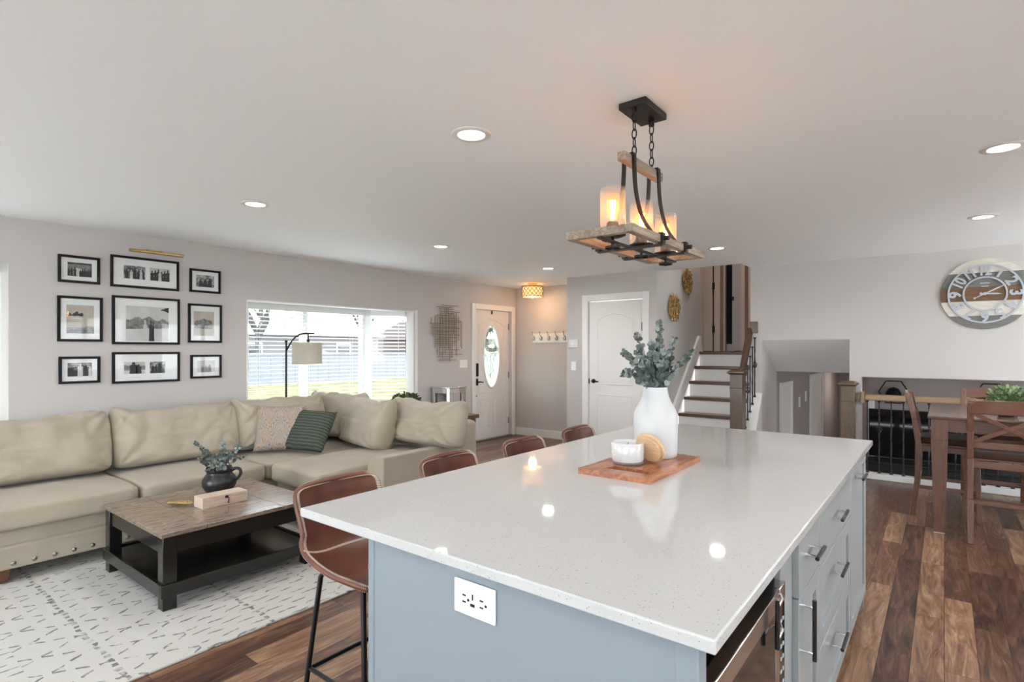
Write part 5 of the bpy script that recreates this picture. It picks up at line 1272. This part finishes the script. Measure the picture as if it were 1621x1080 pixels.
# gold plates on the stair wall
def plate(label, y, z, r, seed):
    t = thing('wall_plate', label, 'wall decor', (-2.88, y, z), 'gold leaf discs on the stair wall'); rnd = random.Random(seed)
    mb = MB(); mb.cyl((-2.88, y, z), (-2.865, y, z), r*.8, n=24); finish('back_disc', mb, M['goldleaf'], t)
    mb = MB()
    for i in range(230):
        a = rnd.uniform(0, 2*PI); k = math.sqrt(rnd.random())*r*.97; c = Vector((-2.858+rnd.uniform(0, .014), y+k*math.cos(a), z+k*math.sin(a)))
        d = Vector((rnd.uniform(-.1, .25), math.cos(a)+rnd.uniform(-.6, .6), math.sin(a)+rnd.uniform(-.6, .6))); mb.leaf(c - d.normalized()*.02, d, (1, rnd.uniform(-.5, .5), rnd.uniform(-.5, .5)), .050, .026, 7)
    finish('leaves', mb, M['goldleaf'], t, solid=.002)
plate('lower gold leaf disc on the stair wall, left of the other', 7.19, 1.985, .185, 3)
plate('upper gold leaf disc on the stair wall, nearest the landing doors', 7.68, 2.385, .18, 4)

# ================================================================= WALL CLOCK
ck = thing('wall_clock', 'large round planked wall clock with raised pale metal numerals on the far wall', 'clock', (.318, 7.25, 1.975))
cx, cz0, CR = .318, 1.975, .352
cuts = [-1, -.62, -.20, .20, .60, 1]; mats = ['clk_grey', 'clk_white', 'clk_brown', 'clk_grey', 'clk_white']
for a, b, mt_ in zip(cuts, cuts[1:], mats):
    a2, b2 = a+.004, b-.004; n = 10; right = []; left = []
    for i in range(n+1):
        v = a2+(b2-a2)*i/n; h = math.sqrt(max(0, 1-v*v)); right.append((cx+CR*h, cz0+CR*v)); left.append((cx-CR*h, cz0+CR*v))
    mb = MB(); mb.prism(right + left[::-1], 7.228, 7.25, 'y'); finish('plank', mb, M[mt_], ck)
for r in (.285, .165):
    mb = MB(); vs = []; n = 72; wd = .0075
    for i in range(n):
        t = 2*PI*i/n; c, s = math.cos(t), math.sin(t)
        for rr_, yy in ((r-wd, 7.226), (r+wd, 7.226), (r+wd, 7.214), (r-wd, 7.214)): vs.append((cx+rr_*c, yy, cz0+rr_*s))
    mb.add(vs, [(i*4+j, i*4+(j+1) % 4, ((i+1) % n)*4+(j+1) % 4, ((i+1) % n)*4+j) for i in range(n) for j in range(4)]); finish('ring', mb, M['pale_metal'], ck)
for hnum in range(1, 13):
    cu = bpy.data.curves.new('numeral', 'FONT'); cu.body = str(hnum); cu.size = .135; cu.align_x = 'CENTER'; cu.align_y = 'CENTER'; cu.extrude = .005; cu.offset = .0045; cu.resolution_u = 4
    tmp = bpy.data.objects.new('numeral_tmp', cu); COL.objects.link(tmp); dg = bpy.context.evaluated_depsgraph_get(); me = bpy.data.meshes.new_from_object(tmp.evaluated_get(dg))
    bpy.data.objects.remove(tmp); bpy.data.curves.remove(cu)
    o = bpy.data.objects.new('numeral', me); me.materials.clear(); me.materials.append(M['pale_metal']); COL.objects.link(o); o.parent = ck
    t = PI/2 - hnum*PI/6; o.location = (.227*math.cos(t), -.031, .227*math.sin(t))
    o.matrix_local = Matrix.Translation(o.location) @ Matrix.Rotation(-(t-PI/2), 4, 'Y') @ Matrix.Rotation(PI/2, 4, 'X') @ Matrix.Diagonal((.78 if hnum > 9 else .95, 1, 1, 1))
def hand(name, deg, ln, tail, wd):
    t = math.radians(90-deg); d = Vector((math.cos(t), 0, math.sin(t))); s = Vector((-d.z, 0, d.x)); c = Vector((cx, 7.208, cz0)); mb = MB()
    poly = [c - d*tail - s*wd*.3, c - d*tail*.2 - s*wd*.5, c + d*ln*.7 - s*wd*.6, c + d*ln, c + d*ln*.7 + s*wd*.6, c - d*tail*.2 + s*wd*.5, c - d*tail + s*wd*.3]
    mb.prism([(p.x, p.z) for p in poly], 7.206, 7.209, 'y'); mb.cyl(tuple(c - d*tail + Vector((0, -.002, 0))), tuple(c - d*tail + Vector((0, .002, 0))), wd*.9, n=14); finish(name, mb, M['pale_metal'], ck)
hand('hour_hand', 93, .13, .03, .013); hand('minute_hand', 62, .21, .09, .011)
mb = MB(); mb.cyl((cx, 7.228, cz0), (cx, 7.203, cz0), .014); finish('hub', mb, M['pale_metal'], ck)
mb = MB(); mb.box(cx-.036, 7.2265, cz0+.100, cx+.036, 7.228, cz0+.112); mb.box(cx-.028, 7.2265, cz0+.070, cx+.028, 7.228, cz0+.080); finish('face_mark', mb, M['pale_metal'], ck)

# ================================================================= DINING SET
dt = thing('dining_table', 'counter height cherry dining table with square tapered legs by the railing', 'dining table', (.58, 6.05, 0))
DX0, DX1, DY0_, DY1_, DT = -.105, 1.30, 5.37, 6.70, .905
mb = MB(); mb.box(DX0, DY0_, DT-.022, DX1, DY1_, DT); finish('top', mb, M['tabletop'], dt, bevel=.008, seg=3)
for x in (DX0+.075, DX1-.075):
    for y in (DY0_+.075, DY1_-.075):
        mb = MB(); mb.taper((x, y, .004), (.072, .072), (x, y, .72), (.105, .105)); mb.taper((x, y, .72), (.105, .105), (x, y, DT-.022), (.105, .105)); lg = finish('leg', mb, M['cherry'], dt, bevel=.003)
        finish('glide', MB().box(x-.034, y-.034, 0, x+.034, y+.034, .005), M['white'], lg)
mb = MB(); mb.box(DX0+.12, DY0_+.06, .785, DX1-.12, DY0_+.085, DT-.022); mb.box(DX0+.12, DY1_-.085, .785, DX1-.12, DY1_-.06, DT-.022)
mb.box(DX0+.06, DY0_+.12, .785, DX0+.085, DY1_-.12, DT-.022); mb.box(DX1-.085, DY0_+.12, .785, DX1-.06, DY1_-.12, DT-.022); finish('apron', mb, M['cherryx'], dt)
def build_chair():
    c = thing('dining_chair', 'counter height cherry dining chair with X back nearest the viewer, pushed up to the table', 'chair', (0, 0, 0), 'counter height dining chairs')
    W, Dp = .215, .20       # seat faces +Y, back at -Y
    for s in (-1, 1):
        mb = MB(); x = s*W; pts = [(x, -Dp-.035, 0), (x, -Dp, .32), (x, -Dp+.005, .62), (x, -Dp-.02, .82), (x, -Dp-.065, 1.035)]
        for p, q in zip(pts, pts[1:]):
            w0, w1 = (.040 if p[2] > .1 else .034), .042
            mb.add([(p[0]-.019, p[1]-w0/2, p[2]), (p[0]+.019, p[1]-w0/2, p[2]), (p[0]+.019, p[1]+w0/2, p[2]), (p[0]-.019, p[1]+w0/2, p[2]),
                    (q[0]-.019, q[1]-w1/2, q[2]), (q[0]+.019, q[1]-w1/2, q[2]), (q[0]+.019, q[1]+w1/2, q[2]), (q[0]-.019, q[1]+w1/2, q[2])], [(3,2,1,0),(4,5,6,7),(0,1,5,4),(1,2,6,5),(2,3,7,6),(3,0,4,7)])
        finish('rear_leg', mb, M['cherry'], c, bevel=.004)
        mb = MB(); mb.taper((s*(W-.005), Dp+.005, 0), (.032, .034), (s*(W-.012), Dp-.015, .60), (.044, .046)); finish('front_leg', mb, M['cherry'], c, bevel=.003)
    mb = MB(); mb.box(-W-.01, -Dp+.02, .605, W+.01, Dp+.02, .622); mb.box(-W+.0, -Dp-.01, .555, W, -Dp+.015, .604); mb.box(-W+.01, Dp-.03, .555, W-.01, Dp-.005, .604)
    for s in (-1, 1): mb.box(s*W-.012, -Dp+.02, .555, s*W+.012, Dp-.02, .604)
    finish('seat_frame', mb, M['cherryx'], c, bevel=.004)
    mb = MB(); puff(mb, (2*W+.01, 2*Dp+.01, .055), TR(0, .01, .645), p=(10, 10, 3), n=10, crown=.008); weld(finish('seat_cushion', mb, M['towel'], c, angle=180))
    mb = MB()
    def bent(z0, z1, y, bow, th=.022):
        n = 12; vs = []
        for i in range(n+1):
            t = 2*i/n-1; yy = y - bow*(1-t*t)
            for a, b in ((-th/2, z0), (th/2, z0), (th/2-.01*(z1 > 1), z1+.012*(1-t*t)*(z1 > 1)), (-th/2-.01*(z1 > 1), z1+.012*(1-t*t)*(z1 > 1))): vs.append((t*(W-.012 if z1 < 1 else W+.018), yy+a, b))
        mb.add(vs, [(3,2,1,0), tuple(n*4+j for j in range(4))] + [(i*4+j, i*4+4+j, i*4+4+(j+1) % 4, i*4+(j+1) % 4) for i in range(n) for j in range(4)])
    bent(.955, 1.045, -Dp-.058, .020); finish('top_rail', mb, M['cherryx'], c, bevel=.005)
    mb = MB(); bent(.700, .745, -Dp-.006, .010); finish('lower_rail', mb, M['cherryx'], c, bevel=.004)
    mb = MB(); mb.bar((-W+.02, -Dp-.012, .745), (W-.02, -Dp-.062, .957), .030, .017, (0, 1, 0)); mb.bar((W-.02, -Dp-.014, .745), (-W+.02, -Dp-.060, .957), .030, .016, (0, 1, 0)); finish('cross_back', mb, M['cherryx'], c, bevel=.003)
    mb = MB(); mb.box(-W+.01, -Dp+.0, .285, W-.01, -Dp+.016, .315); mb.box(-W+.01, Dp-.02, .215, W-.01, Dp-.003, .250)
    for s in (-1, 1): mb.box(s*W-.009, -Dp, .235, s*W+.009, Dp, .265)
    finish('stretcher', mb, M['cherryx'], c, bevel=.003)
    return c
ch = build_chair(); ch.location = (.365, 5.485, 0)
dup(ch, (.36, 6.72, 0), 'cherry dining chair on the railing side of the table, behind the potted plant', rz=PI)
dup(ch, (.02, 6.08, 0), 'cherry dining chair at the left end of the table, seen from its side', rz=-PI/2)
pp = thing('potted_plant', 'pale green leafy plant in a small dark pot on the dining table', 'potted plant', (.385, 5.72, DT))
mb = MB(); mb.lathe([(0, 0), (.055, 0), (.068, .055), (.07, .06), (.062, .06), (.055, .04)], (.385, 5.72, DT), 24); finish('pot', mb, M['blackwood'], pp)
mb = MB(); bush(mb, (.385, 5.72, DT+.105), .115, .115, 800, .033, 11); finish('foliage', mb, M['succulent'], pp)

# ================================================================= LOWER LEVEL THINGS
# tv
tv = thing('television', 'large black television on the lower level wall seen through the railing', 'television', (-.1, 10.8, -.2))
finish('screen', MB().box(-.96, 10.725, -.30, .60, 10.74, .44), M['blackglass'], tv); finish('bezel', MB().box(-.975, 10.74, -.315, .615, 10.765, .455), M['black'], tv, bevel=.003)
finish('wall_mount', MB().box(-.35, 10.765, -.05, -.01, 10.8, .2), M['black'], tv)
mc = thing('media_cabinet', 'black low media cabinet under the lower level television', 'cabinet', (-.1, 10.55, ZL))
finish('body', MB().box(-.97, 10.34, ZL, .9, 10.78, -.36), M['black'], mc, bevel=.004); finish('top', MB().box(-.98, 10.32, -.36, .92, 10.79, -.33), M['black'], mc, bevel=.003)
for i in range(4): finish('door', MB().box(-.955+i*.465, 10.325, ZL+.06, -.505+i*.465, 10.339, -.38), M['black'], mc, bevel=.003)
hx = thing('wire_lantern', 'hexagonal black wire wall lantern with a dark dome on the lower level wall, left one', 'wall light', (-.64, 10.8, .72), 'hexagonal wire lanterns')
mb = MB(); hp = [(-.64+.20*math.cos(a), .74+.20*math.sin(a)) for a in [i*PI/3 for i in range(6)]]
for yy in (10.79, 10.66): mb.tube([(u_, yy, v_) for u_, v_ in hp], .006, 6, closed=True)
for u_, v_ in hp: mb.cyl((u_, 10.66, v_), (u_, 10.79, v_), .005, n=6)
finish('wire_frame', mb, M['blackmetal'], hx)
mb = MB(); mb.lathe([(0, .16), (.06, .14), (.10, .08), (.115, 0), (.10, 0)], (-.64, 10.71, .66), 20); finish('dome', mb, M['blackmetal'], hx)
mb = MB(); mb.ball((-.64, 10.71, .68), .05); finish('globe', mb, M['ceramic'], hx)
dup(hx, (.55, 10.8, .72), 'hexagonal black wire lantern with a dark dome, behind the dining chair')
for i, (y, z) in enumerate(((9.80, .58), (10.32, .64))):
    one('switch_plate', MB().box(-1.83, y-.06, z-.085, -1.822, y+.06, z+.085), M['white'], 'white plate on the taupe lower hall wall, %s' % ('nearer the left door' if i == 0 else 'nearer the right door'), 'wall plate', (-1.83, y, z))
ll = bpy.data.lights.new('lower level fill', 'AREA'); ll.shape = 'DISK'; ll.size = .25; ll.energy = 9; ll.color = (1, .93, .84)  # lamps added out of sight to light the lower rooms
for x, y in ((1.4, 9.0), (-1.15, 12.6)):
    t = thing('recessed_light', 'unseen fill light added in the lower level ceiling, %s' % ('over the television room' if x > 0 else 'over the hall'), 'ceiling light', (x, y, 1.13))
    mb = MB(); mb.lathe([(.09, 0), (.09, -.005), (0, -.005)], (x, y, 1.13), 24); finish('lens', mb, M['lamp_lens'], t)
    if x < 0: ll = ll.copy(); ll.energy = 4
    o = bpy.data.objects.new('lower_fill', ll); COL.objects.link(o); o.parent = t; o.location = (0, 0, -.01)

mb = MB(); mb.box(XL-.95, YB-.9, 2.52, XL-.14, 8.6, 2.66); struct('sun_block_front', mb, M['trim'])  # both overhangs are unseen, added to keep high sun out of the windows
mb = MB(); mb.box(XR+.12, YB-.9, 2.52, XR+.8, 8.6, 2.66); struct('sun_block_side', mb, M['trim'])
# ================================================================= OUTSIDE THE FRONT WINDOW
GZ = -.15
mb = MB()
for x0, x1, y0, y1 in ((-70, -5.85, -40, 60), (4.7, 40, -40, 60), (-5.85, 4.7, -40, -2.85), (-5.85, 4.7, 14.5, 60)): mb.box(x0, y0, GZ-.23, x1, y1, GZ-.03)
struct('ground', mb, M['street'])
for nm, x0, x1, y0, y1, z, mt_ in (('patio', 3.12, 12, -9, 7.35, GZ+.0, 'concrete'), ('bounce_slab_rear', -8, 3.12, -9, -2.82, GZ+.0, 'concrete'), ('front_lawn', -23.9, -7.0, -10, 40, GZ, 'lawn')):  # patio slabs are unseen, added pale to bounce sun up to the ceilings
    mb = MB(); mb.box(x0, y0, z-.2, x1, y1, z); o = struct(nm, mb, M[mt_])
mb = MB(); mb.box(-8.0, 4.6, GZ-.01, -5.85, 9.5, -.06); struct('porch', mb, M['concrete'])
fn = thing('yard_fence', 'long pale blue grey board fence across the street behind the lawn', 'fence', (-24, 14, GZ))
mb = MB()
for i in range(60): mb.box(-24.03, -2+i*.6, GZ, -24, -1.415+i*.6, GZ+1.30)
finish('boards', mb, M['fence'], fn); finish('cap_rail', MB().box(-24.06, -2, GZ+1.30, -23.97, 34, GZ+1.37), M['fence'], fn)
def house(label, x, y, wx, wy, h, rh, wm):
    t = thing('house', label, 'house', (x, y, GZ), 'houses across the street'); mb = MB(); mb.box(x-wx/2, y-wy/2, GZ, x+wx/2, y+wy/2, GZ+h); finish('walls', mb, M[wm], t)
    mb = MB(); ov = .5; mb.prism([(x-wx/2-ov, GZ+h), (x+wx/2+ov, GZ+h), (x, GZ+h+rh)], y-wy/2-ov, y+wy/2+ov, 'y'); finish('roof', mb, M['roof'], t)
    for k in (-.28, .25):
        f = finish('window', MB().box(x+wx/2, y+wy*k-.7, GZ+.9, x+wx/2+.05, y+wy*k+.7, GZ+2.1), M['trim'], t); finish('pane', MB().box(x+wx/2+.04, y+wy*k-.6, GZ+1.0, x+wx/2+.055, y+wy*k+.6, GZ+2.0), M['blackglass'], f)
    finish('garage_door', MB().box(x+wx/2, y-.9, GZ, x+wx/2+.05, y+1.2, GZ+2.1), M['trim'], t)
house('pale single storey house across the street, left in the bay window', -46, 25, 10, 15, 2.7, 2.0, 'siding')
house('tan brick house across the street, right in the bay window', -44, 46, 10, 15, 2.7, 1.9, 'brick')
def tree(label, x, y, h, seed):
    t = thing('bare_tree', label, 'tree', (x, y, GZ), 'bare trees across the street'); rnd = random.Random(seed); mt_ = MB(); mb = MB()
    mt_.tube([(x, y, GZ), (x+.05, y, GZ+h*.2), (x, y+.05, GZ+h*.36)], [.20, .16, .13], 8); finish('trunk', mt_, M['bark'], t)
    def br_(p, d, ln, r, k):
        q = p + d*ln*.5 + Vector((rnd.uniform(-.1, .1), rnd.uniform(-.1, .1), .05))*ln; e = q + (d + Vector((rnd.uniform(-.3, .3), rnd.uniform(-.3, .3), .1))).normalized()*ln*.5
        mb.tube([p, q, e], [r, r*.8, r*.6], 5)
        if k:
            for _ in range(4 if k > 1 else 3):
                s = p.lerp(e, rnd.uniform(.45, 1.0)); br_(s, (d + Vector((rnd.uniform(-1, 1), rnd.uniform(-1, 1), rnd.uniform(-.2, .8)))*.8).normalized(), ln*.64, r*.55, k-1)
    for i in range(5):
        a = i*1.3; br_(Vector((x, y, GZ+h*(.26+.02*i))), Vector((math.cos(a)*.6, math.sin(a)*.6, 1)).normalized(), h*.34, .14, 4)
    finish('branches', mb, M['bark'], t)
tree('bare branching tree behind the fence, at the left of the bay window', -34, 17.5, 8, 2); tree('bare tree between the two houses across the street', -36, 27, 9, 5); tree('bare tree seen through the angled right bay window', -33, 36, 8, 9)
wr_ = thing('door_wreath', 'green leafy wreath hanging outside the oval glass of the front door', 'wreath', (-5.77, 6.84, 1.58))
mb = MB(); rnd = random.Random(4)
for i in range(420):
    a = rnd.uniform(0, 2*PI); c = Vector((-5.775+rnd.uniform(-.02, .02), 6.84+.165*math.cos(a)+rnd.uniform(-.02, .02), 1.575+.165*math.sin(a)+rnd.uniform(-.02, .02)))
    mb.leaf(c, (rnd.uniform(-.5, .5), -math.sin(a)+rnd.uniform(-.6, .6), math.cos(a)+rnd.uniform(-.6, .6)), (1, 0, 0), .065, .03, 6)
finish('leaves', mb, M['moss'], wr_); mb = MB(); mb.tube([(-5.775, 6.84+.165*math.cos(a*PI/12), 1.575+.165*math.sin(a*PI/12)) for a in range(24)], .012, 6, closed=True); mb.tube([(-5.765, 6.84, 1.74), (-5.757, 6.84, 1.95), (-5.757, 6.84, 2.04)], .003, 5); finish('hoop', mb, M['stem'], wr_)
